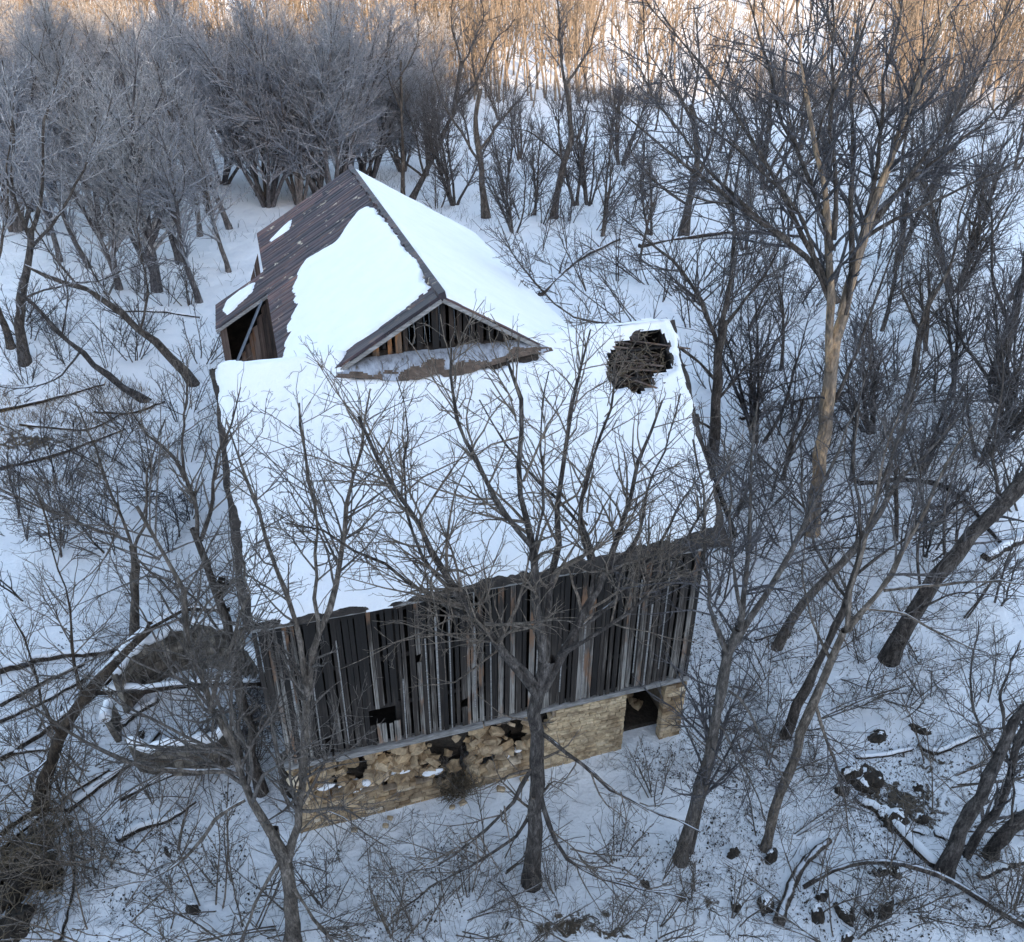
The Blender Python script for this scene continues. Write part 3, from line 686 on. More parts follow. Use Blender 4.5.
# ridge cap with lifted tabs
mb = MB(); t = TF-.02
while t < TB:
    ln = rng.uniform(.18, .5); L2 = rng.uniform(.02, .11)
    mb.hexa([(SW-L2, t, ZRW-.02-L2*KS), (SW+.14, t, ZRW-.05), (SW+.14, t+ln, ZRW-.05), (SW-L2, t+ln, ZRW-.02-L2*KS), (SW-L2, t, ZRW+.13-L2*KS*.8), (SW+.1, t, ZRW+.16), (SW+.1, t+ln, ZRW+.16), (SW-L2, t+ln, ZRW+.13-L2*KS*.8)])
    t += ln+.01
mb.build('ridge_cap', rust_m, barn)
# rake boards of the front gable
mb = MB(); gl = bloc(toplane(329, 377, BW(0, TF, 0), BB)); gr = bloc(toplane(552, 349, BW(0, TF, 0), BB))
mb.beam((gl[0], TF-.03, zl(gl[0])-.09), (SW, TF-.03, ZRW-.09), .05, .10, (0, 0, 1)); mb.build('rake_board', greywood, barn); mb = MB()
mb.beam((gr[0], TF-.03, ZRW-(gr[0]-SW)*KS-.09), (SW+.03, TF-.03, ZRW-.09), .05, .10, (0, 0, 1))
mb.build('rake_board', greywood, barn); mb = MB()
mb.beam((SX, T1-.03, zl(SX)-.07), (SE, T1-.03, zl(SE)-.07), .05, .10)
mb.build('rake_board', greywood, barn)
mb = MB()
mb.beam((gl[0]+.1, TF+.16, zl(gl[0]+.1)+.06), (SW-.1, TF+.16, zl(SW-.1)+.06), .34, .03, (0, 0, 1))
mb.build('rake_flashing', rust_m, barn)
# gable boards
mb = MB(); s = 2.7; GT = TF+.33
while s < 8.6:
    wd = rng.uniform(.10, .24); e = s+wd*.8; f = lambda q: ZRW-abs(q-SW)*KS-.07
    zb = roofz(GT)+.1-rng.uniform(0, .1)
    if min(f(s), f(e)) > zb and rng.random() > .08:
        cut = rng.uniform(0, .45) if rng.random() < .25 else 0
        mb.hexa([(s, GT, zb+cut), (e, GT, zb+cut), (e, GT+.03, zb+cut), (s, GT+.03, zb+cut), (s, GT, f(s)), (e, GT, f(e)), (e, GT+.03, f(e)), (s, GT+.03, f(s))])
    s = e+rng.choice([.015, .05, .10])
mb.build('gable_wall', gable_m, barn)
mb = MB(); mb.box(2.9, 8.3, GT+.6, GT+.65, roofz(GT)-1, ZRW-1.6)
for s in (3.6, 4.3, 5, 5.6, 6.3, 7): mb.box(s, s+.1, GT+.1, GT+.2, 10.3, ZRW-abs(s-SW)*KS-.3)
mb.build('gable_studs', dark_m, barn)
# tin apron under the gable, laid on the snow of the main slope, several lapped sheets
top = [(345, 366), (365, 358), (394, 353), (432, 349), (470, 344.5), (513, 340.5), (535, 341), (552, 347)]
bot = [(328, 376), (360, 378.5), (394, 380), (419, 380), (439, 373), (444, 376.5), (472, 373), (492, 365), (520, 357), (554, 350)]
tp = np.array([on_t(x, y, GT-.03) for x, y in top]); bp = np.array([on_main(x, y, .22) for x, y in bot])
ns = 170; ss = np.linspace(bp[0, 0]+.02, bp[-1, 0]-.02, ns)
tc = np.stack([np.interp(ss, tp[:, 0], tp[:, k]) for k in range(3)], 1); tc[:, 0] = ss*.97+.03*SW
bc = np.stack([np.interp(ss, bp[:, 0], bp[:, k]) for k in range(3)], 1)
V = []; m_ = 18
for j in range(m_):
    f = j/(m_-1); row = tc*(1-f)+bc*f
    row[:, 2] += .10*math.sin(f*math.pi)+.015*np.sign(np.sin(ss*4.2))+.02*fbm(ss*3, ss*0+f, 81, 3)
    V.append(row)
V = np.array(V); I = np.arange(m_*ns).reshape(m_, ns)
Q = np.stack([I[:-1, :-1], I[1:, :-1], I[1:, 1:], I[:-1, 1:]], -1)
ap = mesh_np('tin_apron', V.reshape(-1, 3), Q.reshape(-1, 4), tin_m, barn, False); ap.data.materials.append(tinrust); ap.modifiers.new('t', 'SOLIDIFY').thickness = .025
col_ = np.tile(np.arange(ns-1), m_-1); row_ = np.repeat(np.arange(m_-1), ns-1)
ap.data.polygons.foreach_set('material_index', (row_ > 11.5+11*fbm(col_*.05, row_*.12, 83, 5)).astype(np.int32))
# canopy front wall, brace, post
bl = on_t(235, 366, T1+.06); br_ = on_t(284, 366, T1+.06)
mb = MB(); s = SE-.02
dg = lambda z: bl[0]+(SE-.15-bl[0])*np.clip((z-bl[2])/(zl(SE)-.1-bl[2]), 0, 1)   # left edge at height z
zlow = bl[2]-1.5
s = dg(zlow)-.2
while s < SE+.6:
    e = s+rng.uniform(.12, .2); 
    zt = zl(min(s, SE))-.08
    zt_d = bl[2]+(s-bl[0])/(SE-.15-bl[0])*(zl(SE)-.1-bl[2])
    z1 = min(zt, zt_d) if s < SE-.15 else zt
    if z1 > zlow: mb.hexa([(s, T1+.06, zlow), (e, T1+.06, zlow), (e, T1+.09, zlow), (s, T1+.09, zlow), (s, T1+.06, z1-.12), (e, T1+.06, z1), (e, T1+.09, z1), (s, T1+.09, z1-.12)])
    s = e+.012
mb.build('plank_wall', brown_planks, barn)
mb = MB(); k = (SE-.2-bl[0])/(zl(SE)-.15-bl[2]); mb.beam((bl[0]-k*1.2, T1+.0, bl[2]-1.2), (SE-.22, T1+.0, zl(SE)-.2), .05, .3, (0, -1, .0)); mb.build('brace_board', bluewood, barn)
mb = MB(); ps = on_t(228, 360, T1+.1)[0]; mb.box(ps-.1, ps+.12, T1+.1, T1+.3, 1.0, zl(ps)-.1, .02); mb.build('corner_post', brown_planks, barn)
mb = MB()
s = SX
mb.hexa([(SX, T2-.05, 1), (SE, T2-.05, 1), (SE, T2-.02, 1), (SX, T2-.02, 1), (SX, T2-.05, zl(SX)-.08), (SE, T2-.05, zl(SE)-.08), (SE, T2-.02, zl(SE)-.08), (SX, T2-.02, zl(SX)-.08)])
mb.hexa([(SX+.1, T1+.4, 1), (SX+.14, T1+.4, 1), (SX+.14, T2-.06, 1), (SX+.1, T2-.06, 1), (SX+.1, T1+.4, zl(SX)-.1), (SX+.14, T1+.4, zl(SX)-.1), (SX+.14, T2-.06, zl(SX)-.1), (SX+.1, T2-.06, zl(SX)-.1)])
mb.build('canopy_back_wall', dark_m, barn)  # near-black colour stands in for the shade inside the opening
mb = MB(); t = T1-10
mb.box(SE+.15, SE+.19, TF+1.0, TB-.3, 1, zl(SE+.15)-.12); mb.box(SR-.3, SR-.26, TF+1, TB-.3, 1, ZRW-(SR-.3-SW)*KS-.12)
q0 = SE+.15
while q0 < SR-.3:
    f = lambda q: ZRW-abs(q-SW)*KS-.12
    mb.hexa([(q0, TB-.35, 1), (q0+.24, TB-.35, 1), (q0+.24, TB-.32, 1), (q0, TB-.32, 1), (q0, TB-.35, f(q0)), (q0+.24, TB-.35, f(q0+.24)), (q0+.24, TB-.32, f(q0+.24)), (q0, TB-.32, f(q0))]); q0 += .25
mb.build('wing_wall', brown_planks, barn)
pa = on_t(258, 252, T2+2.6); pb = on_t(241, 290, T2+2.6)
mb = MB()
for k in range(5):
    s = pa[0]-.02-k*.22; zt = pa[2]-.06-k*.55; mb.hexa([(s-.21, T2+2.6, 2), (s, T2+2.6, 2), (s, T2+2.63, 2), (s-.21, T2+2.63, 2), (s-.21, T2+2.6, zt-.5), (s, T2+2.6, zt), (s, T2+2.63, zt), (s-.21, T2+2.63, zt-.5)])
mb.build('leaning_planks', brown_planks, barn)

# ------------------------------------------------------------------ SILO RUIN
rc = toplane(186, 674, np.array([0, 0, 1.75]), np.array([0, 0, 1.0])); gc = gz(rc[0], rc[1])
silo = empty('silo_ruin', (rc[0], rc[1], gc)); tag(silo, 'broken ring of curved concrete silo wall with snow along its rim, left of the barn', 'ruin')
RS = 2.35
def arc(a0, a1, hf, name, tilt=0):
    n = 28; th = .16; A = np.radians(np.linspace(a0, a1, n)); rows = 7; V = []
    for j in range(rows):
        for r in (RS, RS-th):
            hh = np.array([hf(math.degrees(a)) for a in A]); z = -.4+(hh+.4)*j/(rows-1)+(.05*fbm(A*6, A*0, 91, 2) if j == rows-1 else 0)
            rr_ = r+tilt*z*np.ones(n)+.02*fbm(A*5, z*3, 92, 2)
            V.append(np.stack([rr_*np.cos(A), rr_*np.sin(A), z], 1))
    V = np.array(V)
    idx = lambda j, k, i: (j*2+k)*n+i
    Q = []
    for i in range(n-1):
        for j in range(rows-1):
            Q.append((idx(j, 0, i), idx(j, 0, i+1), idx(j+1, 0, i+1), idx(j+1, 0, i))); Q.append((idx(j, 1, i+1), idx(j, 1, i), idx(j+1, 1, i), idx(j+1, 1, i+1)))
        j = rows-1; Q.append((idx(j, 0, i), idx(j, 0, i+1), idx(j, 1, i+1), idx(j, 1, i)))
    for i in (0, n-1):
        for j in range(rows-1): Q.append((idx(j, 0, i), idx(j+1, 0, i), idx(j+1, 1, i), idx(j, 1, i)))
    o = mesh_np(name, V.reshape(-1, 3), Q, conc_m, silo, False)
    tb = Tubes(); P = (V[-1]+V[-2])/2; P = P+np.array([0, 0, .03]); R = .14+.06*fbm(A*4, A*0+2, 95, 2); R[0] = R[-1] = .02
    tb.add(P, R, 8); tb.build('snow_cap', snow_m, o)
    return o
jag = lambda a, sd: .28*float(fbm(a*.06, 0.0, sd, 3))+.12*float(vnoise(a*.35, 0.0, sd+1))
arc(62, 176, lambda a: 1.55+.2*math.sin(math.radians(a))+jag(a, 11), 'curved_wall', .03)
arc(22, 57, lambda a: 1.15+jag(a, 15), 'curved_wall', -.05)
arc(-114, -38, lambda a: 1.35+jag(a, 19), 'curved_wall', .10)
arc(186, 206, lambda a: 1.0+jag(a, 23), 'curved_wall', .16)
hp = Tubes()
for (a0, a1, hz, tl_) in ((64, 174, .45, .03), (64, 174, 1.0, .03), (-112, -40, .35, .10), (-112, -40, .85, .10)):
    A = np.radians(np.linspace(a0, a1, 24)); q_ = RS+tl_*hz+.03; hp.add(np.stack([q_*np.cos(A), q_*np.sin(A), np.full(24, hz)], 1), np.full(24, .014), 4)
hp.build('iron_hoops', tinrust, silo)
# ------------------------------------------------------------------ LOGS and fallen branches
def px_line(pts, lift=.1):
    out = []
    for p in pts:
        g_ = gp(p[0], p[1]); z = p[2] if len(p) > 2 else 0
        if z: g_ = toplane(p[0], p[1], g_+BZ*z, BZ)
        out.append(g_+BZ*lift)
    return np.array(out)
def log(pts, r0, r1, label, group=None, snow=True, name='fallen_log', mt_=None, twigs=0, cat='log', rg=rng):
    P = px_line(pts, r0*.5); n = 14; Q = resample(P, n); Q += rg.normal(size=Q.shape)*r0*.12
    R = np.linspace(r0, r1, n)*(1+.05*rg.normal(size=n))
    Qc = np.concatenate([Q[:1]-(Q[1:2]-Q[:1])*.01, Q, Q[-1:]+(Q[-1:]-Q[-2:-1])*.01]); Rc = np.concatenate([[.002], R, [.002]])
    tb = Tubes(); tb.add(Qc, Rc, 8)
    c = Q[0].copy(); e = tb.build(name, mt_ or bark_log, None, c); e.location = tuple(c); tag(e, label, cat, group)
    if snow:
        ts = Tubes(); k = R*.85*(.9+.3*fbm(np.arange(n)*.6, np.zeros(n), int(pts[0][0]) % 97, 2)); k[0] = k[-1] = .01
        ts.add(Q+np.array([0, 0, 1])*(R*.6)[:, None], k, 7); ts.build('snow_cap', snow_m, e, c)
    if twigs:
        tw = Tubes(); A, RA = spawn(Q[None], R[None], twigs, .1, 1, .8, .3, .3, .5, 2.2, 6, .03, .16, .4, .008, rg); tw.add(A, RA, 4)
        B, RB = spawn(A, RA, 2.2, .2, 1, .7, .3, .45, .2, 1.0, 4, .02, .2, .6, .007, rg); tw.add(B, RB, 3)
        tw.build('branches', twig_dark, e, c)
    return e
log([(0, 672), (49, 657), (95, 656), (120, 650)], .17, .11, 'snow topped branch crossing the left picture edge, just above the leaning trunk', snow=True, twigs=1)
log([(0, 706), (40, 684), (85, 664)], .12, .08, 'thin dark log below the snow topped branch at the left edge')
log([(0, 722), (45, 702), (90, 676)], .11, .07, 'lowest of the parallel poles lying at the left edge beside the leaning trunk')
log([(66, 812), (100, 786), (134, 763), (160, 733)], .13, .09, 'snow covered log pointing up towards the broken silo wall', twigs=.6)
log([(116, 842), (145, 826), (168, 822), (196, 803)], .13, .06, 'short curved log capped with snow on open ground below the silo ruin', twigs=.6)
log([(100, 692, .5), (150, 690, .8), (200, 684, .9), (262, 684, .9)], .15, .11, 'snow capped beam lying across the middle of the silo ruin', name='fallen_beam', cat='beam')
log([(118, 728), (140, 712), (158, 700)], .12, .10, 'dark charred log lying inside the silo ruin')
log([(0, 756), (28, 752), (60, 748)], .09, .05, 'thin snow capped log at the left edge under the leaning trunk')
log([(0, 412), (60, 398), (105, 385)], .12, .05, 'dark fallen branch over the dry grass patch at left, upper one', twigs=1.5)
log([(20, 425), (90, 432), (125, 412)], .09, .04, 'thin fallen branch on the dry grass patch at left, middle one', twigs=1.5)
log([(0, 470), (60, 455), (125, 430)], .13, .05, 'fallen branch along the lower rim of the dry grass patch at left', twigs=1.5)
log([(95, 412), (130, 415), (165, 402)], .10, .06, 'short fallen branch between the leaning trees and the dry grass patch', twigs=1.5)
log([(115, 312), (160, 312), (200, 318)], .09, .05, 'straight thin log lying behind the leaning trees at left', twigs=.6)
log([(857, 800), (885, 816), (905, 838), (927, 862), (948, 874)], .13, .17, 'thick dark rotten log running down to the forked trees at lower right', snow=True, twigs=.6)
log([(855, 758), (880, 757), (913, 749)], .08, .06, 'straight snow topped log on the slope above the rotten stump')
log([(919, 745), (933, 756), (950, 748), (975, 737), (991, 730)], .11, .07, 'bent log like a hockey stick on the right slope', twigs=.5)
log([(934, 834), (950, 841), (966, 846)], .09, .07, 'short dark log between rotten log and forked trees')
log([(904, 828), (916, 832), (924, 835)], .07, .05, 'small dark log touching the rotten log')
log([(777, 926), (791, 886), (802, 864), (828, 842)], .14, .09, 'broken leaning snag at the bottom edge, right of centre', snow=False, mt_=bark_dark, name='snag', cat='snag', twigs=.5)
log([(803, 888), (844, 864, .4), (885, 860, .5), (938, 872, .4), (972, 894), (1030, 930)], .06, .09, 'long arching fallen branch curving over the snow at lower right', snow=False, mt_=bark_dark, twigs=1, name='fallen_branch', cat='branch')
log([(858, 484), (897, 480), (939, 481), (969, 502), (987, 526), (1008, 552)], .20, .15, 'thick black fallen trunk crossing behind the big leaning tree at right', twigs=1)
log([(930, 508), (968, 503), (990, 470), (1024, 440)], .12, .08, 'dark fallen limb rising right from the black fallen trunk', twigs=1)
log([(985, 560), (1010, 545), (1040, 535)], .2, .16, 'dark log at the right edge below the black fallen trunk')
log([(640, 248), (690, 238), (740, 232), (800, 238)], .20, .12, 'fallen trunk lying across the slope behind the barn roof hole', twigs=1.2, snow=False)
log([(540, 296), (575, 262), (620, 240)], .18, .1, 'slanting fallen trunk behind the right side of the rear wing', twigs=1.2, snow=False)
log([(755, 640), (785, 632), (800, 612)], .08, .05, 'small bent branch on snow beside the stump of the leaning double trunk')
log([(1024, 862, .6), (1000, 868, .3), (977, 880)], .11, .10, 'cut looking log at the right edge below the forked trees', mt_=bark_dark)
log([(740, 420), (800, 400), (850, 392)], .12, .07, 'fallen limb left of the big peeling tree on the slope', twigs=1.2)

def lump(name, a, b, c, seed, m, parent, rough, rz, off=(0, 0, 0)):
    nu, nv = 22, 12; th = np.linspace(0, 2*np.pi, nu, endpoint=False); ph = np.linspace(-1.45, 1.5, nv)
    TH, PH = np.meshgrid(th, ph); X = np.cos(TH)*np.cos(PH); Y = np.sin(TH)*np.cos(PH); Z = np.sin(PH)
    r = 1+rough*(fbm(X*1.6+Z*1.3+seed, Y*1.6-Z+seed, seed, 4))+rough*.4*fbm(X*5+Z*4, Y*5+Z*3, seed+3, 2)
    X, Y, Z = X*r*a, Y*r*b, Z*r*c; ca, sa = math.cos(rz), math.sin(rz); X, Y = X*ca-Y*sa, X*sa+Y*ca
    I = np.arange(nu*nv).reshape(nv, nu); J = np.roll(I, -1, 1)
    Q = np.stack([I[:-1], J[:-1], J[1:], I[1:]], -1).reshape(-1, 4); V = np.stack([X, Y, Z], -1).reshape(-1, 3)+np.array(off)
    return mesh_np(name, V, Q, m, parent, rough < .4)
log([(96, 690, .9), (120, 655, 1.5), (150, 628, 1.9), (190, 606, 1.9), (230, 612, 1.4)], .16, .08, 'big snow capped limb arching over the far rim of the silo ruin', cat='limb', name='fallen_limb', twigs=1)
log([(0, 760), (40, 735), (90, 700, .4), (120, 672, .8)], .15, .10, 'thick snow capped limb propped on the left side of the silo ruin', cat='limb', name='fallen_limb', twigs=1)
log([(190, 745), (222, 716), (250, 690, .5), (278, 655, .8)], .10, .06, 'pale pole leaning from the broken silo towards the barn corner', name='fallen_pole', cat='pole', mt_=greywood)
log([(120, 800), (180, 772), (232, 740), (262, 712)], .11, .07, 'snow capped pole lying between silo ruin and the barn corner')
log([(0, 850), (60, 800), (110, 770)], .09, .06, 'long thin log between the brush heap and the silo ruin', twigs=.5)
for k in range(14):
    s_ = rng.uniform(.3, 6.9); lump('snow_patch', rng.uniform(.12, .32), rng.uniform(.06, .13), .06, 620+k, snow_m, barn, .35, 0, (s_, .06+rng.uniform(0, .25), top_l(s_)+rng.uniform(.03, .25)))
# rocks and stumps poking out of the snow
ROCKS = [(877, 738, .5, .28), (921, 731, .5, .22), (852, 775, .75, .5), (868, 778, .8, .35), (862, 786, .5, .3), (895, 822, .7, .5), (884, 816, .5, .4), (918, 788, .25, .2), (920, 820, .35, .25), (845, 913, .5, .25), (869, 913, .3, .25), (885, 911, .45, .3), (817, 916, .35, .5), (766, 905, .5, .3), (822, 897, .3, .3), (733, 855, .3, .35), (771, 858, .35, .4), (842, 793, .35, .6), (880, 873, .35, .2), (893, 872, .35, .2),
         (645, 885, .25, .3), (168, 852, .3, .2), (193, 911, .28, .35), (139, 738, .4, .3), (222, 588, .6, .7), (735, 905, .3, .2), (952, 846, .3, .2), (848, 938, .35, .25)]
for k, (x, y, a, b) in enumerate(ROCKS):
    G = gp(x, y); a *= .62; b *= .62; rz_ = rng.uniform(0, 3.1); asp = rng.uniform(.45, .75)
    o = lump('rock', a, a*asp, b, 500+k, soil_m, None, .5, rz_); o.location = tuple(G); reg('rock', o, G)
    lump('snow_cap', a*.72, a*asp*.72, b*.5, 540+k, snow_m, o, .3, rz_, (0, .05, b*.52))
# loose wall stones dropped before the stone base
for k in range(7):
    s = rng.uniform(1.0, 6.8); t = -rng.uniform(.12, .6); P = BW(s, t, 0); P[2] = gz(P[0], P[1])+.05; mb = MB()
    z_ = rng.uniform(.09, .17); stone(mb, (0, 0, 0), (z_*1.4, z_, z_*.8), rng.uniform(-.5, .5, 3), .14, .15)
    o = mb.build('fallen_stone', stone_m, None); o.location = tuple(P); reg('stone', o, P)

# ------------------------------------------------------------------ HERO TREES
R_ = lambda s: np.random.default_rng(s)
near = dict(d=(1.55, 2.5, 3.0), rt=.0042, wig=.17, lv=4, maxl=(5.4, 2.7, 1.2))
hero_tree('bare_tree', (532, 884), [
    ([(532, 884), (536, 800), (539, 720), (543, 655)], .205, .15, .1),
    ([(543, 690), (560, 655), (583, 622), (603, 575), (628, 520), (640, 460), (662, 400)], .15, .03, 1.5),
    ([(543, 660), (538, 600), (531, 545), (520, 480), (524, 420), (510, 360)], .15, .03, -1.0),
    ([(541, 700), (505, 655), (470, 610), (445, 570), (415, 520), (385, 470), (362, 420)], .14, .03, -1.8),
    ([(545, 670), (548, 600), (560, 530), (562, 450), (575, 380), (590, 330)], .13, .025, 2.2),
    ([(600, 582), (580, 540), (582, 480), (608, 420), (618, 360)], .09, .02, 1.0, .8),
    ([(575, 630), (610, 610), (650, 560), (672, 520), (705, 470)], .09, .02, 2.0, .4),
    ([(531, 545), (500, 510), (470, 450), (450, 400), (455, 350)], .08, .02, -1.5, -.5),
    ([(590, 600), (600, 540), (560, 500), (520, 470), (480, 400)], .07, .02, 1.5, .5),
    ([(541, 690), (500, 640), (440, 600), (380, 560), (330, 540), (290, 520)], .08, .018, -1.6),
    ([(470, 610), (420, 560), (400, 500), (410, 440), (400, 380)], .06, .015, .8, -.8),
    ([(560, 655), (620, 620), (680, 570), (700, 510), (735, 460)], .07, .018, .5),
    ([(603, 575), (640, 545), (645, 490), (672, 440), (680, 390)], .06, .015, 1, .6),
    ([(531, 560), (545, 500), (540, 430), (548, 370)], .05, .015, .6, -.4),
    ([(538, 730), (575, 760), (610, 790), (655, 812), (700, 830)], .08, .02, -1.6),
    ([(530, 770), (505, 815), (475, 840), (430, 868), (370, 880)], .08, .02, -1.4),
    ([(540, 790), (552, 840), (575, 872), (620, 885), (690, 900)], .08, .02, -1.5),
    ([(528, 820), (520, 838), (480, 862), (440, 880), (380, 930)], .06, .02, -1.0),
  ], R_(1), 'grey tree before the middle of the barn, limbs fanning over the snowy roof', bark_dark, twig_tan, **near)
hero_tree('bare_tree', (292, 944), [
    ([(292, 944), (292, 900), (284, 852), (272, 830)], .19, .13, .1),
    ([(286, 856), (259, 811), (234, 782), (227, 738), (211, 706), (198, 668), (185, 610), (172, 560), (140, 500)], .15, .03, -1.2),
    ([(288, 860), (300, 820), (304, 770), (306, 725), (308, 680), (312, 650)], .13, .09, .5),
    ([(308, 690), (298, 620), (275, 560), (262, 520), (240, 470), (228, 420)], .09, .02, .8, .4),
    ([(312, 655), (330, 610), (345, 560), (342, 500), (365, 440), (372, 390)], .09, .02, 1.6, .5),
    ([(318, 640), (312, 580), (320, 520), (300, 450), (305, 400)], .06, .02, -.6, .5),
    ([(211, 706), (225, 650), (248, 610), (250, 560)], .06, .02, -1.5, -.6),
    ([(230, 770), (200, 770), (150, 772), (100, 752), (50, 715), (15, 690)], .08, .02, -1.5, -.2),
    ([(245, 800), (215, 812), (190, 860), (150, 882), (90, 890)], .06, .02, -1.5, -.2),
    ([(200, 672), (190, 630), (215, 590), (250, 570)], .04, .015, 1.0, -.5),
    ([(284, 852), (262, 890), (240, 942), (225, 990)], .06, .03, -.8),
    ([(290, 880), (320, 930), (360, 970), (400, 1000)], .06, .02, -1.2),
    ([(285, 850), (330, 800), (380, 850), (450, 870)], .03, .012, -.8),
  ], R_(2), 'forked tan tree at the bottom edge, stems crossing the left end of the barn wall', bark_tan, twig_tan, **near)
hero_tree('bare_tree', (262, 792), [
    ([(262, 792), (256, 771), (247, 720), (238, 680), (225, 626), (218, 600), (205, 553), (196, 530)], .14, .09, .2),
    ([(196, 535), (200, 514), (186, 475), (178, 455), (150, 440), (130, 410)], .09, .02, -.6, .2),
    ([(200, 540), (216, 500), (212, 460), (232, 430), (240, 390)], .08, .02, .8, .2),
    ([(184, 475), (182, 430), (190, 385), (180, 350)], .05, .015, .5, 0),
    ([(225, 640), (200, 600), (160, 575), (120, 560)], .05, .015, -1.2, .1),
  ], R_(3), 'dark curving tree growing by the left barn corner and bending left above the silo ruin', bark_dark, twig_tan, **dict(near, lv=3, d=(1.2, 2.0, 2.4)))
hero_tree('bare_tree', (133, 640), [
    ([(133, 640), (134, 600), (136, 568), (133, 545)], .17, .12, 0),
    ([(134, 552), (120, 510), (103, 480), (95, 440), (75, 400)], .08, .02, -.8),
    ([(133, 550), (148, 520), (146, 470), (165, 420)], .08, .02, .8),
    ([(128, 540), (90, 528), (50, 512), (10, 495), (-30, 470)], .08, .02, -1.0),
    ([(134, 556), (160, 580), (190, 610), (215, 640)], .06, .02, -1.0),
    ([(118, 510), (108, 560), (60, 600), (20, 610)], .04, .015, -1.2, -.3),
  ], R_(4), 'short trunked tree just behind the silo ruin with branches spreading to the left edge', bark_tan, twig_tan, **near)
hero_tree('leaning_tree', (36, 812), [
    ([(36, 812), (45, 770), (56, 742), (80, 704), (98, 672), (124, 648), (154, 626)], .19, .12, .6),
    ([(60, 735), (40, 700), (30, 650), (10, 610)], .06, .02, -.8),
    ([(85, 700), (70, 650), (75, 600), (50, 550), (40, 500)], .06, .02, .6, .2),
    ([(150, 628), (175, 612), (200, 600), (230, 560)], .06, .02, .8, .6),
    ([(48, 760), (20, 780), (-10, 790)], .05, .02, -.8),
  ], R_(5), 'thick leaning trunk dusted with snow that reaches over the silo ruin from the left', bark_log, twig_tan, **near)
hero_tree('twin_tree', (680, 862), [
    ([(680, 862), (693, 810), (709, 757), (724, 690), (732, 648), (738, 630)], .15, .10, .2),
    ([(738, 640), (745, 590), (752, 520), (748, 460), (760, 400)], .10, .02, .6, .2),
    ([(736, 640), (760, 605), (785, 568), (808, 520), (835, 460), (860, 400)], .11, .02, 1.6, .2),
    ([(730, 660), (712, 625), (709, 590), (704, 540), (706, 500), (690, 440)], .08, .02, -.8, .2),
    ([(742, 615), (728, 560), (735, 500), (720, 440)], .06, .02, -.5, .2),
    ([(690, 853), (700, 800), (710, 745), (716, 700), (728, 650), (748, 590)], .12, .07, .6, .3),
    ([(728, 690), (745, 700), (770, 760), (800, 800)], .05, .015, -.8, .2),
    ([(716, 720), (740, 760), (760, 800), (770, 840)], .04, .015, -.6, .2),
  ], R_(6), 'pair of close dark trunks just right of the barn corner, leaning right as they rise', bark_tan, twig_dark, **near)
hero_tree('bare_tree', (765, 848), [
    ([(765, 848), (778, 800), (792, 765), (813, 699), (831, 660), (847, 628)], .125, .09, .3),
    ([(847, 630), (866, 605), (884, 588), (905, 550), (925, 510), (950, 460), (975, 420)], .11, .02, .8, .3),
    ([(847, 632), (850, 580), (870, 530), (880, 470), (900, 410)], .08, .02, 1.5, .3),
    ([(884, 590), (930, 585), (980, 580), (1030, 585)], .06, .02, -.8, .5),
    ([(813, 699), (828, 745), (845, 790), (848, 830)], .06, .025, -1.0, .2),
    ([(860, 608), (900, 610), (950, 640), (1000, 660)], .05, .015, -.8, .4),
    ([(831, 660), (810, 620), (800, 560), (812, 500)], .05, .015, .6, .3),
  ], R_(7), 'slim tree rising from a dark mossy foot right of the twin trunks', bark_tan, twig_dark, **near)
hero_tree('bare_tree', (784, 735), [
    ([(784, 735), (797, 705), (813, 672), (833, 632), (848, 600), (856, 570), (862, 540)], .145, .09, .4),
    ([(862, 545), (880, 500), (892, 450), (915, 400), (925, 350)], .09, .02, 1.2, .4),
    ([(858, 560), (862, 510), (850, 450), (862, 400), (870, 350)], .08, .02, 1.0, .4),
    ([(848, 600), (820, 560), (800, 500), (802, 440)], .06, .02, -.4, .4),
    ([(856, 575), (900, 540), (940, 520), (980, 500)], .06, .02, .2, .4),
  ], R_(8), 'dark straight tree uphill of the slim tree with the dark mossy foot', bark_dark, twig_dark, **near)
hero_tree('leaning_tree', (888, 660), [
    ([(888, 660), (904, 625), (922, 597), (947, 565), (974, 533), (1000, 505), (1024, 482), (1060, 440)], .27, .22, .5),
    ([(900, 630), (930, 600), (970, 590), (1020, 600)], .06, .02, -1.2),
    ([(922, 597), (915, 560), (925, 500), (915, 440)], .07, .02, .5),
    ([(947, 565), (940, 510), (962, 450), (965, 400)], .07, .02, 1.2, .2),
    ([(1000, 505), (990, 450), (1005, 390), (1000, 330)], .08, .02, .8, .4),
  ], R_(9), 'thickest leaning trunk, sloping out through the right picture edge', bark_dark, twig_dark, **near)
hero_tree('leaning_tree', (775, 648), [
    ([(775, 648), (800, 602), (826, 578), (855, 555), (875, 520), (886, 495), (905, 470)], .15, .09, 1.5),
    ([(886, 497), (893, 450), (915, 390), (920, 340)], .07, .02, 1.0, 1.4),
    ([(900, 478), (940, 440), (970, 400)], .07, .02, .8, 1.5),
    ([(855, 555), (858, 510), (842, 460), (848, 420)], .05, .02, .5, 1.0),
  ], R_(10), 'low leaning pale trunk propped from a broken foot uphill of the barn corner', bark_tan, twig_dark, **near)
big = dict(d=(1.3, 2.1, 2.6), rt=.0095, wig=.17, maxl=(5.5, 2.6, 1.2), trop=.03)
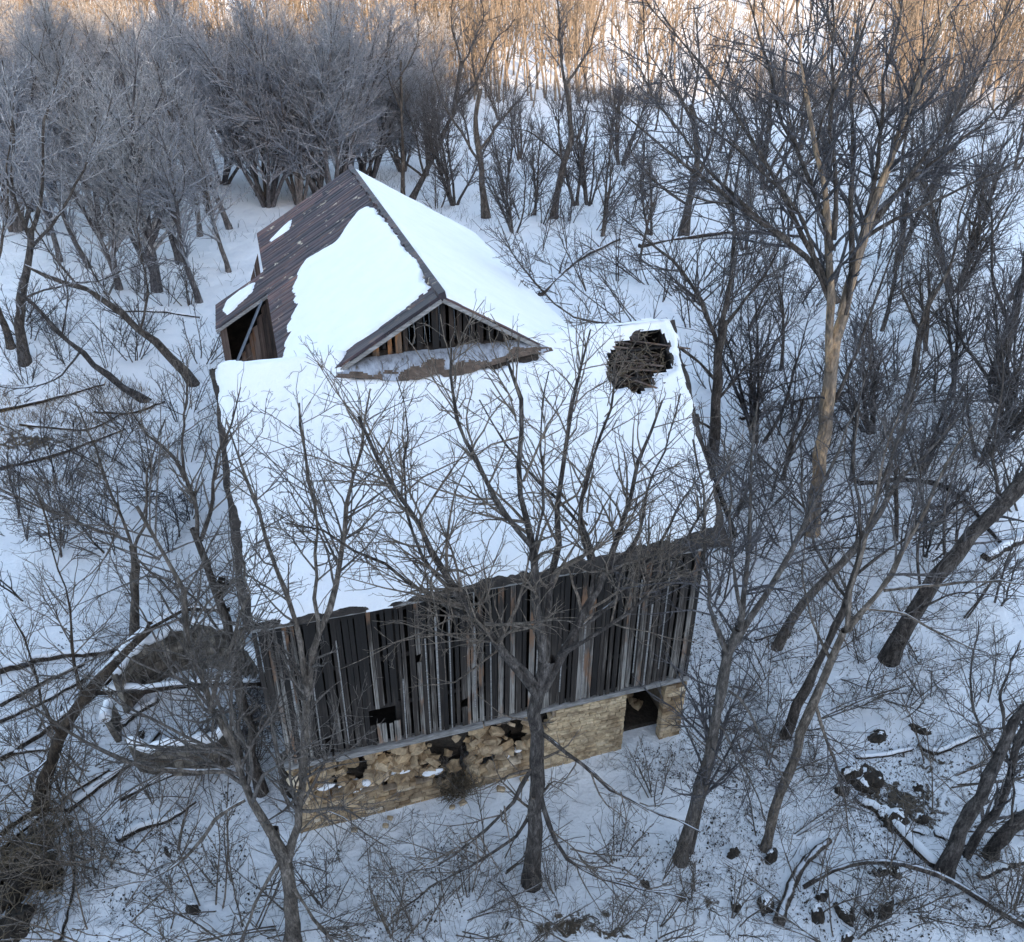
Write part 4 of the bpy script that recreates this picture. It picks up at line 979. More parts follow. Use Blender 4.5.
hero_tree('peeling_tree', (811, 531), [
    ([(811, 531), (818, 480), (824, 430), (830, 380), (836, 340), (842, 312)], .29, .2, .2),
    ([(830, 370), (832, 310), (832, 250), (824, 210), (815, 150), (806, 80), (800, 20), (790, -40)], .19, .03, -.8),
    ([(842, 315), (852, 272), (861, 240), (871, 222), (885, 180), (905, 120), (930, 60), (955, -10)], .24, .03, .8, .2),
    ([(852, 275), (850, 210), (856, 140), (850, 70), (860, 0)], .13, .03, 1.8, .2),
    ([(838, 302), (821, 266), (794, 242), (757, 226), (714, 180), (680, 158), (647, 143), (607, 103)], .14, .025, -1.0, .2),
    ([(830, 290), (800, 230), (770, 170), (740, 120), (700, 60), (660, 10)], .12, .025, 1.5, 0),
    ([(832, 250), (815, 190), (780, 120), (760, 50), (745, -20)], .11, .025, 2.5, -.3),
    ([(871, 225), (895, 190), (940, 160), (985, 120), (1030, 80)], .13, .025, 1.0, .5),
    ([(862, 240), (900, 215), (950, 195), (1000, 170), (1040, 150)], .09, .02, -1.0, .4),
    ([(858, 250), (880, 160), (882, 90), (900, 20), (910, -40)], .11, .025, 2.5, .4),
    ([(834, 240), (838, 170), (826, 100), (835, 30), (830, -30)], .1, .025, 2.0, -.3),
    ([(790, 240), (740, 205), (700, 160), (650, 95), (625, 50)], .08, .02, .8, 0),
    ([(828, 300), (810, 240), (790, 190), (735, 150), (690, 110), (650, 60)], .08, .02, -2, 0),
    ([(866, 235), (915, 170), (960, 110), (1000, 40), (1020, -20)], .1, .02, 2.2, .4),
    ([(826, 420), (850, 370), (866, 330), (880, 280), (905, 230)], .1, .03, 1.2, .1),
  ], R_(12), 'largest tree right of the barn, broad crown over peeling orange bark on its fork', bark_peel, twig_dark, sides=11, peel=3, gen=16, genlen=5.5, genang=.4, **dict(big, d=(.8, 1.5, 1.9)))
hero_tree('bare_tree', (712, 462), [
    ([(712, 462), (716, 420), (717, 378), (718, 345), (722, 320)], .24, .18, .2),
    ([(718, 345), (700, 300), (685, 270), (650, 240), (620, 215)], .12, .025, .8, .2),
    ([(722, 322), (735, 260), (730, 200), (745, 150)], .12, .025, 1.0, .2),
    ([(722, 330), (745, 300), (770, 270), (790, 210)], .1, .025, 1.5, .2),
    ([(716, 380), (690, 350), (660, 330), (620, 330), (580, 320), (545, 300), (515, 262), (500, 235)], .09, .02, -.5, .2),
    ([(717, 400), (735, 380), (760, 350), (790, 330)], .08, .02, .5, .2),
    ([(714, 430), (690, 415), (640, 426), (590, 422)], .07, .02, -1.5, .2),
  ], R_(13), 'dark tree at the right roof end, one limb reaching left behind the roof hole', bark_dark, twig_dark, **big)
hero_tree('forked_tree', (945, 873), [
    ([(945, 873), (957, 840), (966, 822), (980, 798), (991, 784), (996, 756), (1010, 728), (1030, 700)], .20, .10, .6),
    ([(966, 856), (975, 835), (994, 818), (1008, 788), (1016, 740), (1040, 700)], .17, .10, .9, .3),
    ([(996, 760), (975, 720), (968, 680), (980, 620)], .06, .02, 1, .4),
    ([(1005, 735), (1000, 690), (1020, 640)], .06, .02, .5, .4),
    ([(950, 870), (930, 905), (905, 940), (890, 970)], .06, .02, -.8),
  ], R_(14), 'group of crooked stems rising to the right edge at lower right', bark_dark, twig_dark, **near)
hero_tree('leaning_tree', (990, 856), [
    ([(990, 856), (1000, 838), (1015, 822), (1040, 808), (1070, 790)], .18, .14, .4),
    ([(1010, 826), (1015, 790), (1010, 740)], .05, .02, .4)], R_(15), 'stout low trunk leaning out of the right edge behind the crooked stems', bark_dark, twig_dark, **near)
bk = dict(d=(1.1, 1.8, 2.2), rt=.012, wig=.16, maxl=(4.0, 2.2, 1.2))
hero_tree('bare_tree', (196, 384), [([(196, 384), (180, 362), (163, 346), (138, 330), (118, 306), (95, 290), (76, 284), (25, 266)], .22, .09, .8), ([(140, 331), (150, 290), (135, 240), (140, 190)], .08, .02, 1), ([(110, 300), (80, 250), (60, 210)], .07, .02, 1, .4), ([(76, 284), (40, 240), (20, 190)], .06, .02, .5, .6)],
    R_(20), 'long leaning tree slanting up to the left from beside the left roof corner', bark_dark, twig_dark, **bk)
hero_tree('bare_tree', (149, 400), [([(149, 400), (120, 385), (102, 372), (80, 352), (62, 338), (40, 312), (20, 292)], .18, .07, .6), ([(80, 352), (60, 380), (20, 390), (-10, 385)], .06, .02, -.8, .2), ([(62, 338), (70, 290), (50, 250)], .06, .02, .6, .3)],
    R_(21), 'second leaning tree, lower and further left than the one beside the roof corner', bark_dark, twig_dark, **bk)
hero_tree('bare_tree', (25, 362), [([(25, 362), (18, 330), (20, 297), (32, 262), (30, 230)], .26, .14, .3), ([(30, 235), (45, 190), (40, 130), (60, 70)], .12, .03, 1, .3), ([(30, 240), (10, 190), (15, 120), (0, 60)], .12, .03, -1, .3), ([(30, 250), (60, 215), (90, 160), (110, 100)], .1, .03, .5, .3), ([(20, 300), (60, 285), (110, 280), (150, 260)], .07, .02, -.8, .1)],
    R_(22), 'stout dark tree nearest the left edge, above the dry grass patch', bark_dark, twig_frost, **bk)
hero_tree('bare_tree', (12, 348), [([(12, 348), (4, 325), (-6, 300), (-20, 260)], .2, .12, .3), ([(-10, 285), (10, 220), (5, 150), (20, 80)], .1, .03, 1, .3)],
    R_(23), 'half hidden trunk cut by the left edge beside the stout dark tree', bark_dark, twig_frost, **bk)
# slim trees on the snowy field behind the barn
def btree(base, paths, seed, label, **k):
    kk = dict(d=(1.0, 1.7, 2.1), rt=.011, wig=.2, maxl=(4.5, 2.4, 1.3), u0=.15); kk.update(k)
    hero_tree('bare_tree', base, paths, R_(seed), label, bark_dark, twig_dark, **kk)
btree((553, 218), [([(553, 218), (561, 170), (563, 155), (576, 143), (569, 110), (566, 83)], .26, .15, .3), ([(566, 90), (559, 50), (560, 10), (552, -20)], .13, .04, .5, .3), ([(566, 85), (590, 50), (600, 10)], .12, .04, .5, .3), ([(562, 158), (530, 130), (500, 128)], .1, .03, -.6, .2), ([(576, 143), (590, 100), (582, 60)], .1, .03, .8, .2)], 30, 'crooked tree with an elbow bend in its trunk, centre of the snowy field')
btree((410, 200), [([(410, 200), (422, 180), (433, 160), (446, 130), (456, 103), (462, 60)], .22, .12, .3), ([(456, 103), (480, 80), (490, 45), (515, 20)], .12, .04, .6, .3), ([(461, 60), (450, 20), (455, -15)], .1, .03, .3, .3), ([(460, 70), (485, 20), (480, -10)], .1, .03, .3, .3)], 31, 'slanting tree behind the rusty roof ridge, leaning right')
btree((486, 218), [([(486, 218), (482, 185), (480, 156), (474, 120), (478, 90)], .28, .14, .3), ([(480, 150), (500, 120), (520, 100), (540, 70)], .12, .04, .6, .2), ([(478, 160), (460, 130), (445, 110), (430, 60)], .12, .04, .6, .2), ([(478, 92), (470, 50), (480, 20)], .1, .03, .4, .3)], 32, 'upright dark tree with a broken side stub just right of the slanting tree')
btree((403, 200), [([(403, 200), (403, 160), (401, 110), (400, 60)], .16, .08, .3), ([(401, 110), (385, 70), (390, 20)], .07, .03, .5, .3), ([(400, 80), (420, 40), (415, 0)], .07, .03, .5, .3)], 33, 'thin straight pole-like tree behind the roof peak')
btree((683, 238), [([(683, 238), (688, 205), (696, 178), (698, 140), (690, 105)], .34, .18, .3), ([(696, 180), (715, 140), (720, 90), (735, 40)], .14, .04, .6, .2), ([(692, 120), (670, 80), (672, 30)], .14, .04, .6, .3), ([(692, 110), (700, 60), (695, 10)], .12, .04, .6, .3), ([(688, 205), (650, 180), (630, 150), (620, 110)], .12, .04, -.6, .2)], 34, 'heavy dark tree at the top left of the largest tree, standing on open snow')
btree((1000, 400), [([(978, 412), (990, 380), (1003, 348), (1015, 310), (1024, 280), (1030, 240)], .26, .14, .5), ([(1010, 325), (990, 280), (995, 230), (980, 180)], .12, .03, .6, .3), ([(990, 380), (960, 340), (950, 290), (930, 250)], .1, .03, .4, .2)], 35, 'dark tree close to the right edge halfway up, leaning right')
btree((905, 412), [([(905, 412), (915, 370), (920, 330), (935, 290)], .2, .12, .3), ([(920, 330), (900, 290), (905, 240)], .08, .03, .6, .2), ([(930, 300), (955, 260), (960, 210), (975, 170)], .1, .03, .6, .2)], 36, 'medium dark tree between the largest tree and the right edge')

# ------------------------------------------------------------------ TREE PROTOTYPES (copied)
def proto_tree(seed, h, kind, bark, twig, rt, d, name='bare_tree'):
    rg = R_(seed); trunk = Tubes(); tw = Tubes(); LP = []; LR = []
    stems = {'single': 1, 'fork': 2, 'vase': 7, 'shrub': 6, 'sapling': 2, 'arch': 5}[kind]
    r = h*{'single': .013, 'fork': .014, 'vase': .011, 'shrub': .006, 'sapling': .006, 'arch': .0042}[kind]
    for k in range(stems):
        az = rg.uniform(0, 2*np.pi); lean = {'single': .12, 'fork': .15, 'vase': .5, 'shrub': .55, 'sapling': .25, 'arch': .9}[kind]*rg.uniform(.5, 1.2)
        dv = np.array([math.cos(az)*lean, math.sin(az)*lean, 1.0]); dv /= np.linalg.norm(dv)
        L = h*rg.uniform(.7, 1.05); n = 11; P = [np.array([math.cos(az), math.sin(az), 0])*.15*(stems > 1)-BZ*.3]
        for i in range(n-1):
            dv = dv+rg.normal(size=3)*np.array([.07, .07, .03])+BZ*(.04 if kind != 'arch' else -.05); dv /= np.linalg.norm(dv); P.append(P[-1]+dv*L/(n-1))
        P = np.array(P); x = np.linspace(0, 1, n); R = r*(1-x)**.9+rt*1.6; R[0] *= 1.4
        trunk.add(P, R, 7); LP.append(P); LR.append(R)
    LP = np.stack(LP); LR = np.stack(LR)
    if kind in ('single', 'fork', 'vase'):
        A, RA = spawn(LP, LR, {'single': .75, 'fork': 1.0, 'vase': .4}[kind], .3, .92, .55, .15, .5, h*.15, h*.5, 11, .05, .09, .6, rt*1.5, rg)
        trunk.add(A, RA, 5); LP = np.concatenate([LP, A]); LR = np.concatenate([LR, RA])
    crown(LP, LR, rg, tw, rt, *d, u0=.3 if stems == 1 else .2, trop=.05, wig=.14, maxl=(h*.28, h*.16, h*.09))
    e = empty(name); a = trunk.build('trunk', bark, e); b = tw.build('crown', twig, e)
    return e, a, b
used_first = set()
def place(pr, P, s, rz, tilt=(0, 0)):
    key = id(pr[0])
    if key not in used_first: used_first.add(key); e = pr[0]
    else:
        e = pr[0].copy(); COL.objects.link(e)
        for c in pr[1:]: q = c.copy(); COL.objects.link(q); q.parent = e
    e.location = tuple(P); e.scale = (s, s, s); e.rotation_euler = (tilt[0], tilt[1], rz); return e
fD = (1.2, 2.4, 3.0)
P_fr = [proto_tree(100+k, 14, kd, bark_frost, twig_frost, .0085, fD) for k, kd in enumerate(['single', 'fork', 'fork', 'vase', 'single', 'fork'])]
P_va = [proto_tree(120+k, 14, 'vase', bark_frost, twig_frost, .0085, (1.2, 2.2, 2.8)) for k in range(2)]
P_dk = [proto_tree(130+k, 12, kd, bark_dark, twig_dark, .009, (.9, 1.7, 2.2)) for k, kd in enumerate(['single', 'fork', 'vase', 'single'])]
P_sa = [proto_tree(140+k, 5.0, 'sapling', bark_dark, twig_dark, .008, (1.2, 1.8, 2.6), 'sapling') for k in range(4)]
P_bs = [proto_tree(170+k, 3.6, 'shrub', bark_dark, twig_dark, .009, (1.1, 2.0, 2.6), 'bush') for k in range(4)]
P_ar = [proto_tree(180+k, 3.4, 'arch', bark_tan, twig_tan, .0055, (1.3, 1.9, 2.2), 'shrub') for k in range(4)]
P_aw = [proto_tree(190+k, 5.5, 'arch', bark_dark, twig_dark, .0075, (1.1, 1.7, 2.0), 'bush') for k in range(4)]
P_sh = [proto_tree(150+k, 2.6, 'shrub', bark_tan, twig_tan, .006, (1.4, 2.2, 3.0), 'shrub') for k in range(3)]
P_md = [proto_tree(160+k, 8.0, kd, bark_dark, twig_dark, .0075, (.9, 1.8, 2.3)) for k, kd in enumerate(['single', 'fork', 'vase'])]
rp = R_(55)
rq = R_(56)
def put(protos, px, py, s, series, lean=.08):
    G = gp(px, py); e = place(protos[rp.integers(len(protos))], G-BZ*.1, s*rp.uniform(.74, 1.16), rp.uniform(0, 6.28), (rp.normal()*lean, rp.normal()*lean)); reg(series, e, G); return e
# the dense frosted wood at upper left, front row to back row
for px, py, s in [(157, 291, 1.0), (200, 302, .95), (229, 272, .95), (118, 290, 1.0), (60, 262, 1.05), (178, 262, .95), (90, 268, 1.0), (146, 262, .9)]: put(P_fr, px, py, s, 'wood_front')
for px in np.linspace(-10, 330, 11): put(P_fr, px+rp.uniform(-10, 10), 232+rp.uniform(-12, 10)-(px > 250)*26, 1.0, 'wood_middle')
for px in np.linspace(-10, 400, 13): put(P_fr, px+rp.uniform(-10, 10), 190+rp.uniform(-8, 8)-(px > 330)*12, 1.0, 'wood_back')
for px in np.linspace(0, 410, 14): put(P_fr, px+rp.uniform(-9, 9), 150+rp.uniform(-10, 8), .95, 'wood_far')
for px in np.linspace(0, 420, 14): put(P_fr, px+rp.uniform(-9, 9), 122+rp.uniform(-6, 6), .9, 'wood_edge')
for px, py in [(30, 210), (120, 225), (210, 215), (265, 200), (75, 180), (160, 190), (300, 170), (390, 150)]: put(P_dk, px, py, 1.15, 'wood_dark', .1)
for px, py in [(318, 196), (345, 190), (370, 178), (300, 205)]: put(P_va, px, py, 1.0, 'clump', .03)
# thinner dark trees over the field and up the right slope
for px, py in [(430, 150), (520, 160), (535, 215), (590, 205), (610, 150), (640, 190), (500, 120), (560, 112), (450, 118), (655, 130), (600, 236), (640, 262), (515, 232)]: put(P_md, px, py, 1.0, 'field', .12)
for px, py in [(720, 150), (765, 190), (800, 150), (830, 180), (720, 200), (790, 230), (960, 240), (900, 180), (870, 160), (930, 200), (985, 220), (1015, 170), (745, 250), (900, 260), (955, 290), (1010, 300), (680, 125), (760, 110), (860, 112), (940, 130), (1000, 120)]: put(P_dk, px, py, .9, 'slope_far', .1)
for px, py in [(745, 330), (780, 370), (880, 330), (930, 350), (955, 395), (870, 430), (1010, 440), (760, 440), (920, 470), (980, 455), (850, 480), (780, 480), (895, 540), (1000, 380)]: put(P_md, px, py, .85, 'slope_near', .16)
for px, py in [(660, 300), (590, 290), (620, 280), (690, 330), (720, 300), (750, 400), (790, 420), (800, 300), (830, 450), (870, 500), (900, 380), (940, 430), (960, 540), (990, 520), (1015, 490), (740, 520), (760, 560), (830, 560), (850, 380), (1000, 600), (960, 620), (720, 600), (570, 250), (540, 250), (700, 280), (775, 290), (865, 290), (925, 300), (985, 340), (1020, 350)]: put(P_sa, px, py, 1.0, 'sapling', .15)
for px, py in [(60, 560), (30, 600), (20, 520), (180, 540), (150, 480), (100, 520), (180, 420), (120, 350), (215, 470), (60, 360)]: put(P_sa, px, py, .75, 'sapling_left', .15)
for px, py in [(100, 880), (40, 900), (160, 930), (400, 930), (330, 900), (470, 905), (610, 925), (560, 900), (650, 930), (700, 900), (620, 860), (730, 925), (400, 800), (470, 790), (660, 800), (850, 930), (900, 900), (980, 920), (1010, 900), (860, 700), (930, 700), (1000, 700), (870, 660), (820, 760), (740, 700), (250, 760), (262, 720), (270, 700), (248, 690), (20, 740), (200, 760), (160, 800), (70, 800)]: put(P_sh, px, py, .8, 'shrub', .2)

def scatter(n, x0, x1, y0, y1, avoid, dmin):
    out = []
    for k in range(n*30):
        if len(out) >= n: break
        x = rq.uniform(x0, x1); y = rq.uniform(y0, y1)
        if any(a[0] < x < a[2] and a[1] < y < a[3] for a in avoid): continue
        if all((x-u)**2+((y-v)*1.5)**2 > dmin**2 for u, v in out): out.append((x, y))
    return out
AV = [(200, 150, 705, 560), (0, 0, 420, 215)]
for px, py in scatter(36, 400, 1024, 105, 560, [(200, 215, 705, 560), (200, 150, 560, 260)], 26): put(P_bs, px, py, 1.0, 'brush_right', .2)
for px, py in scatter(24, 390, 700, 95, 235, [], 22): put(P_bs if rq.random() < .6 else P_sa, px, py, 1.1, 'brush_field', .25)
for px, py in scatter(28, 620, 1024, 130, 520, [(600, 250, 705, 560)], 28): put(P_sa, px, py, 1.15, 'sapling_more', .25)
for px, py in scatter(16, 300, 1024, 850, 950, [], 40): put(P_ar, px, py, .9, 'shrub_low', .2)
for px, py in scatter(22, 0, 280, 590, 950, [(90, 600, 260, 790)], 38): put(P_ar, px, py, 1.0, 'shrub_corner', .2)
for px, py in scatter(26, 700, 1024, 560, 850, [(840, 740, 930, 850)], 40): put(P_ar, px, py, 1.0, 'shrub_slope', .2)
for px, py in scatter(20, 400, 720, 100, 300, [(200, 215, 560, 400)], 26): put(P_aw, px, py, 1.1, 'arch_field', .2)
for px, py in scatter(30, 700, 1024, 130, 560, [], 28): put(P_aw, px, py, 1.0, 'arch_right', .2)
for px, py in scatter(14, 0, 205, 300, 560, [], 34): put(P_aw, px, py, .75, 'arch_left', .2)
for px, py in [(425, 175), (455, 205), (505, 190), (575, 205), (650, 235), (470, 150), (620, 165)]: put(P_dk, px, py, .8, 'field_tall', .14)
for px, py in scatter(22, 0, 210, 290, 560, [(0, 395, 110, 480)], 26): put(P_bs, px, py, .8, 'brush_left', .2)
# ------------------------------------------------------------------ brush heap lower left (tangled vines)
G = gp(22, 880); rg = R_(77); tb = Tubes(); heap = empty('brush_heap', tuple(G)); tag(heap, 'brown tangled brush heap at the bottom left corner', 'brush heap')
n0 = 480; S = rg.normal(size=(n0, 3))*np.array([1.0, 1.4, .25])+np.array([-.2, 0, .3]); D = rg.normal(size=(n0, 3))*np.array([1, 1, .35]); D /= np.linalg.norm(D, axis=1, keepdims=True)
PP = np.zeros((n0, 6, 3)); PP[:, 0] = S
for k in range(1, 6): D = D+rg.normal(size=D.shape)*.3; D /= np.linalg.norm(D, axis=1, keepdims=True); PP[:, k] = PP[:, k-1]+D*.2
tb.add(PP, np.repeat(np.linspace(.016, .006, 6)[None], n0, 0), 4); tb.build('vines', weed_m, heap)
mb = MB()
for k in range(6): lump('earth_clod', rg.uniform(.3, .6), rg.uniform(.25, .5), rg.uniform(.2, .4), 700+k, soil_m, heap, .5, rg.uniform(0, 3), (rg.normal()*.6-.3, rg.normal()*.9, .05))
for (a, b, c, nm) in [((66, 840), (72, 880), (58, 942), 'upright dark root stump beside the brush heap'), ((0, 835), (30, 812), (62, 808), 'dark log bordering the top of the brush heap')]:
    log([a, b, c], .16, .12, nm, snow=False)
# tangle beside the barn's left corner
G = gp(262, 735); tb = Tubes(); n0 = 130; S = rg.normal(size=(n0, 3))*np.array([.55, .9, .5])+np.array([0, 0, .8]); D = rg.normal(size=(n0, 3)); D[:, 2] = np.abs(D[:, 2])*.6; D /= np.linalg.norm(D, axis=1, keepdims=True)
PP = np.zeros((n0, 6, 3)); PP[:, 0] = S
for k in range(1, 6): D = D+rg.normal(size=D.shape)*.25; D /= np.linalg.norm(D, axis=1, keepdims=True); PP[:, k] = PP[:, k-1]+D*.25
tb.add(PP, np.repeat(np.linspace(.018, .006, 6)[None], n0, 0), 4); o = tb.build('brush_tangle', twig_dark); o.location = tuple(G); tag(o, 'dark tangled brush against the left corner of the barn', 'brush')
mb = MB(); 
for k, (x, y, x2, y2) in enumerate([(258, 700, 282, 770), (262, 680, 278, 760), (250, 720, 276, 780)]):
    pass
# bush in the breach of the stone base
P = BW(4.4, -.1, -.1); tb = Tubes(); n0 = 240; S = rg.normal(size=(n0, 3))*np.array([.22, .15, .1]); D = rg.normal(size=(n0, 3))*.5; D[:, 2] = 1; D /= np.linalg.norm(D, axis=1, keepdims=True)
PP = np.zeros((n0, 5, 3)); PP[:, 0] = S
for k in range(1, 5): D = D+rg.normal(size=D.shape)*.3; D /= np.linalg.norm(D, axis=1, keepdims=True); PP[:, k] = PP[:, k-1]+D*.2
tb.add(PP, np.repeat(np.linspace(.012, .005, 5)[None], n0, 0), 3); o = tb.build('dry_bush', weed_m); o.location = tuple(P); tag(o, 'dry brown bush in the gap of the crumbling stone base', 'bush')

# ------------------------------------------------------------------ ground stuff: stalks, litter, grass
def stalks(n, xr, yr, h, r, name, m, seed, label, mask=None, flat=False, seg=4):
    rg = R_(seed); x = rg.uniform(*xr, n); y = rg.uniform(*yr, n)
    k = (fbm(x/2.2, y/2.2, seed, 3) > -.05) if mask is None else mask(x, y)
    q = (x-BO[0])*BA[0]+(y-BO[1])*BA[1]; t = (x-BO[0])*BB[0]+(y-BO[1])*BB[1]
    k &= ~((q > -.3) & (q < 11.7) & (t > -.25) & (t < 23)); x = x[k]; y = y[k]; n = len(x)
    z = terrain(x, y); P = np.zeros((n, seg, 3)); P[:, 0] = np.stack([x, y, z-.03+(.05 if flat else 0)], 1)
    D = rg.normal(size=(n, 3))*(.45 if not flat else 1); D[:, 2] = 1 if not flat else np.abs(D[:, 2])*.15; D /= np.linalg.norm(D, axis=1, keepdims=True)
    L = h*rg.uniform(.4, 1.3, n)
    for i in range(1, seg): D = D+rg.normal(size=D.shape)*.25*(np.array([1, 1, .3]) if flat else 1); D /= np.linalg.norm(D, axis=1, keepdims=True); P[:, i] = P[:, i-1]+D*(L/(seg-1))[:, None]
    tb = Tubes(); tb.add(P, np.repeat(np.linspace(r, r*.5, seg)[None], n, 0), 3); o = tb.build(name, m); tag(o, label, 'undergrowth', kind='stuff'); return o
stalks(11000, (-16, 17), (10.5, 24), .45, .006, 'dry_weeds', weed_m, 301, 'thin dry weed stalks standing in the snow around the barn')
stalks(15000, (-40, 60), (22, 95), .8, .011, 'brushwood', twig_dark, 302, 'fine brushwood and weed stalks over the snowy slope behind')
stalks(9000, (-15, 17), (10.5, 28), .6, .007, 'fallen_twigs', bark_log, 303, 'fallen twigs scattered flat on the snow', flat=True)
rg = R_(333); n = 45000; x = rg.uniform(-16, 18, n); y = rg.uniform(10.5, 26, n); dd = fbm(x/1.6, y/1.6, 334, 4)+.35*sst(2, 12, x)*sst(22, 12, y)
q = (x-BO[0])*BA[0]+(y-BO[1])*BA[1]; t = (x-BO[0])*BB[0]+(y-BO[1])*BB[1]
k = (dd > .22) & ~((q > -.2) & (q < 11.6) & (t > -.2)); x = x[k]; y = y[k]; n = len(x); z = terrain(x, y)+.03
a = rg.uniform(0, 6.28, n); r = rg.uniform(.01, .045, n); C4 = np.stack([x, y, z], 1)
c_, s_ = np.cos(a)*r, np.sin(a)*r; e3_ = rg.uniform(-.02, .04, (n, 4)); V = np.stack([C4+np.stack([c_, s_, e3_[:, 0]], 1), C4+np.stack([-s_*.6, c_*.6, e3_[:, 1]], 1), C4+np.stack([-c_, -s_, e3_[:, 2]], 1), C4+np.stack([s_*.6, -c_*.6, e3_[:, 3]], 1)], 1).reshape(-1, 3)
tag(mesh_np('leaf_litter', V, np.arange(n*4).reshape(-1, 4), soil_m, None, False), 'dark dead leaves and bark bits scattered on the snow', 'leaf litter', kind='stuff')
def gm(x, y):
    k = np.zeros(x.shape, bool)
    for (a, b) in [(30, 440), (70, 405), (20, 465)]:
        g_ = gp(a, b); k |= (np.hypot((x-g_[0])/4.2, (y-g_[1])/1.8) < 1)
    return k & (fbm(x/.9, y/.9, 12, 3) > -.15)
c_ = gp(40, 440)
stalks(9000, (c_[0]-8, c_[0]+8), (c_[1]-6, c_[1]+6), .5, .012, 'dry_grass', weed_gold, 304, 'flattened golden dry grass patch at left', mask=gm)

# ------------------------------------------------------------------ sunlit hillside wood (far, one mass)
rg = R_(400); ntr = 4200
x = rg.uniform(-120, 130, ntr); y = 112+rg.random(ntr)**1.4*150
dens = fbm(x/22, y/30, 401, 3)
px_ = np.array([project((a, b, 8))[0] for a, b in zip(x, y)])
keep = (dens > -.38) & (y > 114+10*fbm(x/9, x*0, 5, 2)) & ~((px_ > 690) & (px_ < 880) & (rg.random(ntr) < .75)) & ~((px_ > 600) & (px_ < 690) & (rg.random(ntr) < .5))
x = x[keep]; y = y[keep]; n = len(x); z = terrain(x, y); hgt = rg.uniform(8, 14, n)
P = np.zeros((n, 6, 3)); P[:, 0] = np.stack([x, y, z-.3], 1); D = rg.normal(size=(n, 3))*.08; D[:, 2] = 1
for k in range(1, 6): D = D+rg.normal(size=D.shape)*.06; D /= np.linalg.norm(D, axis=1, keepdims=True); P[:, k] = P[:, k-1]+D*(hgt/5)[:, None]
R = np.linspace(1, .25, 6)[None]*(hgt*.013)[:, None]; tb = Tubes(); tb.add(P, R, 4)
A, RA = spawn(P, R, .8, .25, 1, .6, .2, .35, 1.2, 5, 4, .08, .12, .6, .04, rg); tb.add(A, RA, 3)
B, RB = spawn(A, RA, .9, .2, 1, .6, .25, .5, .7, 2.5, 3, .05, .15, .7, .035, rg); tb.add(B, RB, 3)
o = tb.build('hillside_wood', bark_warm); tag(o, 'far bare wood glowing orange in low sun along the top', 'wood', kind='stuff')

rg = R_(410); n = 60000; x = rg.uniform(-125, 140, n); y = 118+rg.random(n)**1.5*140; k = fbm(x/9, y/12, 411, 4) > -.12
x = x[k]; y = y[k]; n = len(x); P = np.zeros((n, 3, 3)); P[:, 0] = np.stack([x, y, terrain(x, y)-.1], 1); D = rg.normal(size=(n, 3))*.35; D[:, 2] = 1
P[:, 1] = P[:, 0]+D*.7; P[:, 2] = P[:, 1]+(D+rg.normal(size=D.shape)*.4)*rg.uniform(.3, 1.3, n)[:, None]
tb = Tubes(); tb.add(P, np.repeat(np.array([[.035, .03, .015]]), n, 0), 3); tag(tb.build('hillside_scrub', bark_warm), 'low tawny scrub covering the far sunlit hillside', 'scrub', kind='stuff')
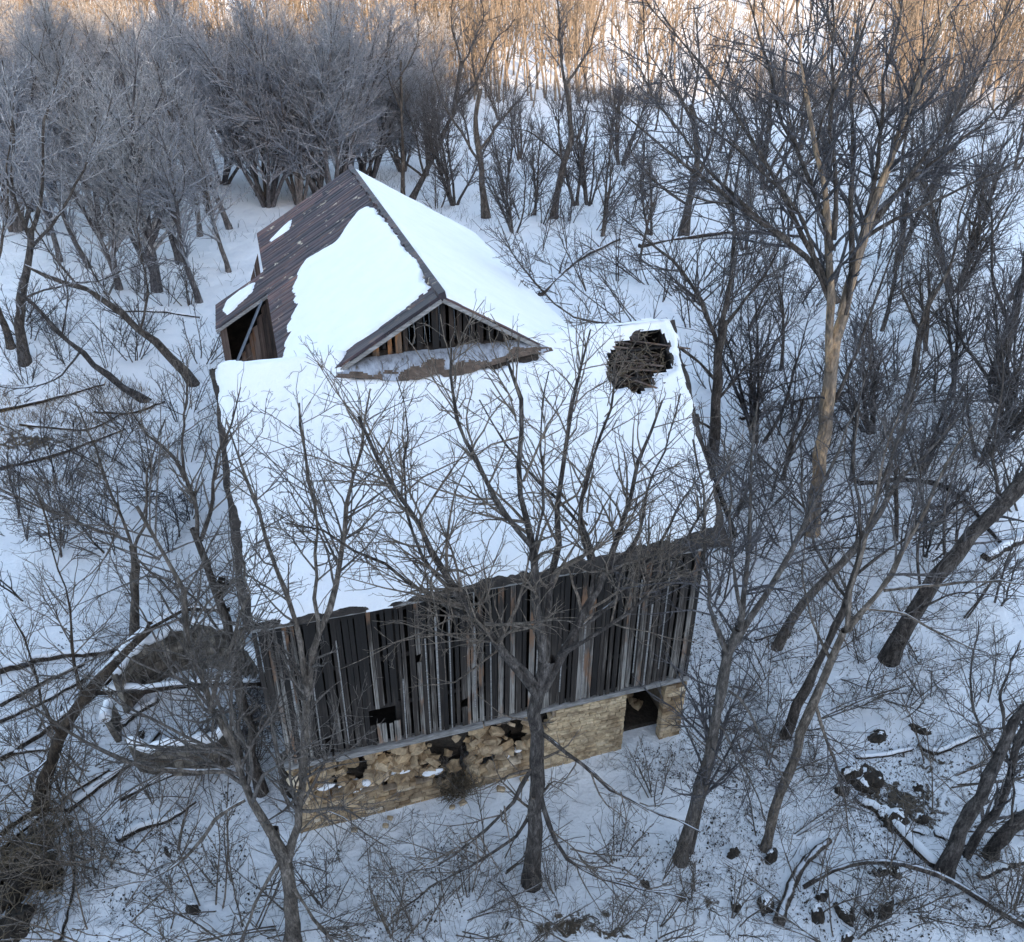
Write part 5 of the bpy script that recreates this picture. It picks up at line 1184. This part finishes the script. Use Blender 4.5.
# ------------------------------------------------------------------ series labels
ORD = ['leftmost', 'second', 'third', 'fourth', 'fifth', 'sixth', 'seventh', 'eighth', 'ninth', 'tenth', 'eleventh', 'twelfth', 'thirteenth', 'fourteenth', 'fifteenth', 'sixteenth', 'seventeenth', 'eighteenth', 'nineteenth', 'twentieth', 'twenty-first', 'twenty-second', 'twenty-third', 'twenty-fourth', 'twenty-fifth', 'twenty-sixth', 'twenty-seventh', 'twenty-eighth', 'twenty-ninth', 'thirtieth', 'thirty-first', 'thirty-second', 'thirty-third', 'thirty-fourth']
SD = {'rock': ('dark rock or stump poking from the lower slope snow', 'rock', 'dark rocks poking out of the snow'),
      'stone': ('pale stone fallen before the barn base', 'stone', 'fallen wall stones at the barn base'),
      'wood_front': ('dark tree in the nearest row of the frosted wood', 'tree', 'front row of the frosted wood'),
      'wood_middle': ('frosted tree in the second row of the upper left wood', 'tree', 'second row of the frosted wood'),
      'wood_back': ('frosted tree in the third row of the upper left wood', 'tree', 'third row of the frosted wood'),
      'wood_far': ('frosted tree in the fourth row of the upper left wood', 'tree', 'fourth row of the frosted wood'),
      'wood_edge': ('frosted tree in the rearmost row of the upper left wood', 'tree', 'rearmost row of the frosted wood'),
      'wood_dark': ('darker unfrosted tree standing inside the upper left frosted wood', 'tree', 'dark trees inside the frosted wood'),
      'clump': ('frosted vase-shaped tree in the clump behind the rusty roof peak', 'tree', 'vase-shaped clump behind the roof peak'),
      'field': ('small dark tree on the snow field behind the barn', 'tree', 'small trees on the snow field'),
      'slope_far': ('dark tree on the upper right slope behind the largest tree', 'tree', 'dark trees on the upper right slope'),
      'slope_near': ('thin dark tree on the middle right slope', 'tree', 'thin trees on the middle right slope'),
      'sapling': ('thin sapling in the right-hand thicket', 'sapling', 'saplings in the right-hand thicket'),
      'sapling_left': ('thin sapling on the snow left of the barn', 'sapling', 'saplings left of the barn'),
      'brush_right': ('low dark bush on the snowy slope behind and right of the barn', 'bush', 'low bushes on the right slope'),
      'brush_field': ('thin bush on the snow field behind the barn', 'bush', 'bushes on the snow field'),
      'sapling_more': ('leaning sapling on the right slope', 'sapling', 'leaning saplings on the right slope'),
      'shrub_low': ('bare shrub along the bottom edge of the foreground', 'shrub', 'bare shrubs along the bottom edge'),
      'shrub_corner': ('arching bare shrub in the lower left part of the picture', 'shrub', 'arching shrubs at lower left'),
      'shrub_slope': ('arching bare shrub on the open snow right of the twin trunks', 'shrub', 'arching shrubs on the right slope'),
      'arch_field': ('wide arching bush on the snow field behind the barn', 'bush', 'arching bushes on the snow field'),
      'arch_right': ('wide arching bush on the slope around the largest tree', 'bush', 'arching bushes around the largest tree'),
      'arch_left': ('wide arching bush on the snow left of the barn', 'bush', 'arching bushes left of the barn'),
      'field_tall': ('taller dark tree in the open field behind the barn', 'tree', 'taller trees in the snow field'),
      'brush_left': ('low dark bush on the snow left of the barn', 'bush', 'low bushes left of the barn'),
      'shrub': ('low bare shrub on the foreground snow', 'shrub', 'low bare shrubs in the foreground')}
U_ = ['', 'first', 'second', 'third', 'fourth', 'fifth', 'sixth', 'seventh', 'eighth', 'ninth']
for q in range(35, 80): ORD.append({3: 'thirt', 4: 'fort', 5: 'fift', 6: 'sixt', 7: 'sevent'}[q//10]+('y-'+U_[q % 10] if q % 10 else 'ieth'))
for k, L in SERIES.items():
    L.sort(key=lambda a: a[0]); txt, cat, grp = SD[k]
    for i, (_, o) in enumerate(L):
        o_ = ORD[i]+' from left, ' if i else 'leftmost, '
        tag(o, (o_+txt) if i < len(L)-1 or len(L) < 2 else 'rightmost '+txt, cat, grp)
print('objects', len(bpy.data.objects), 'faces', sum(len(m.polygons) for m in bpy.data.meshes))
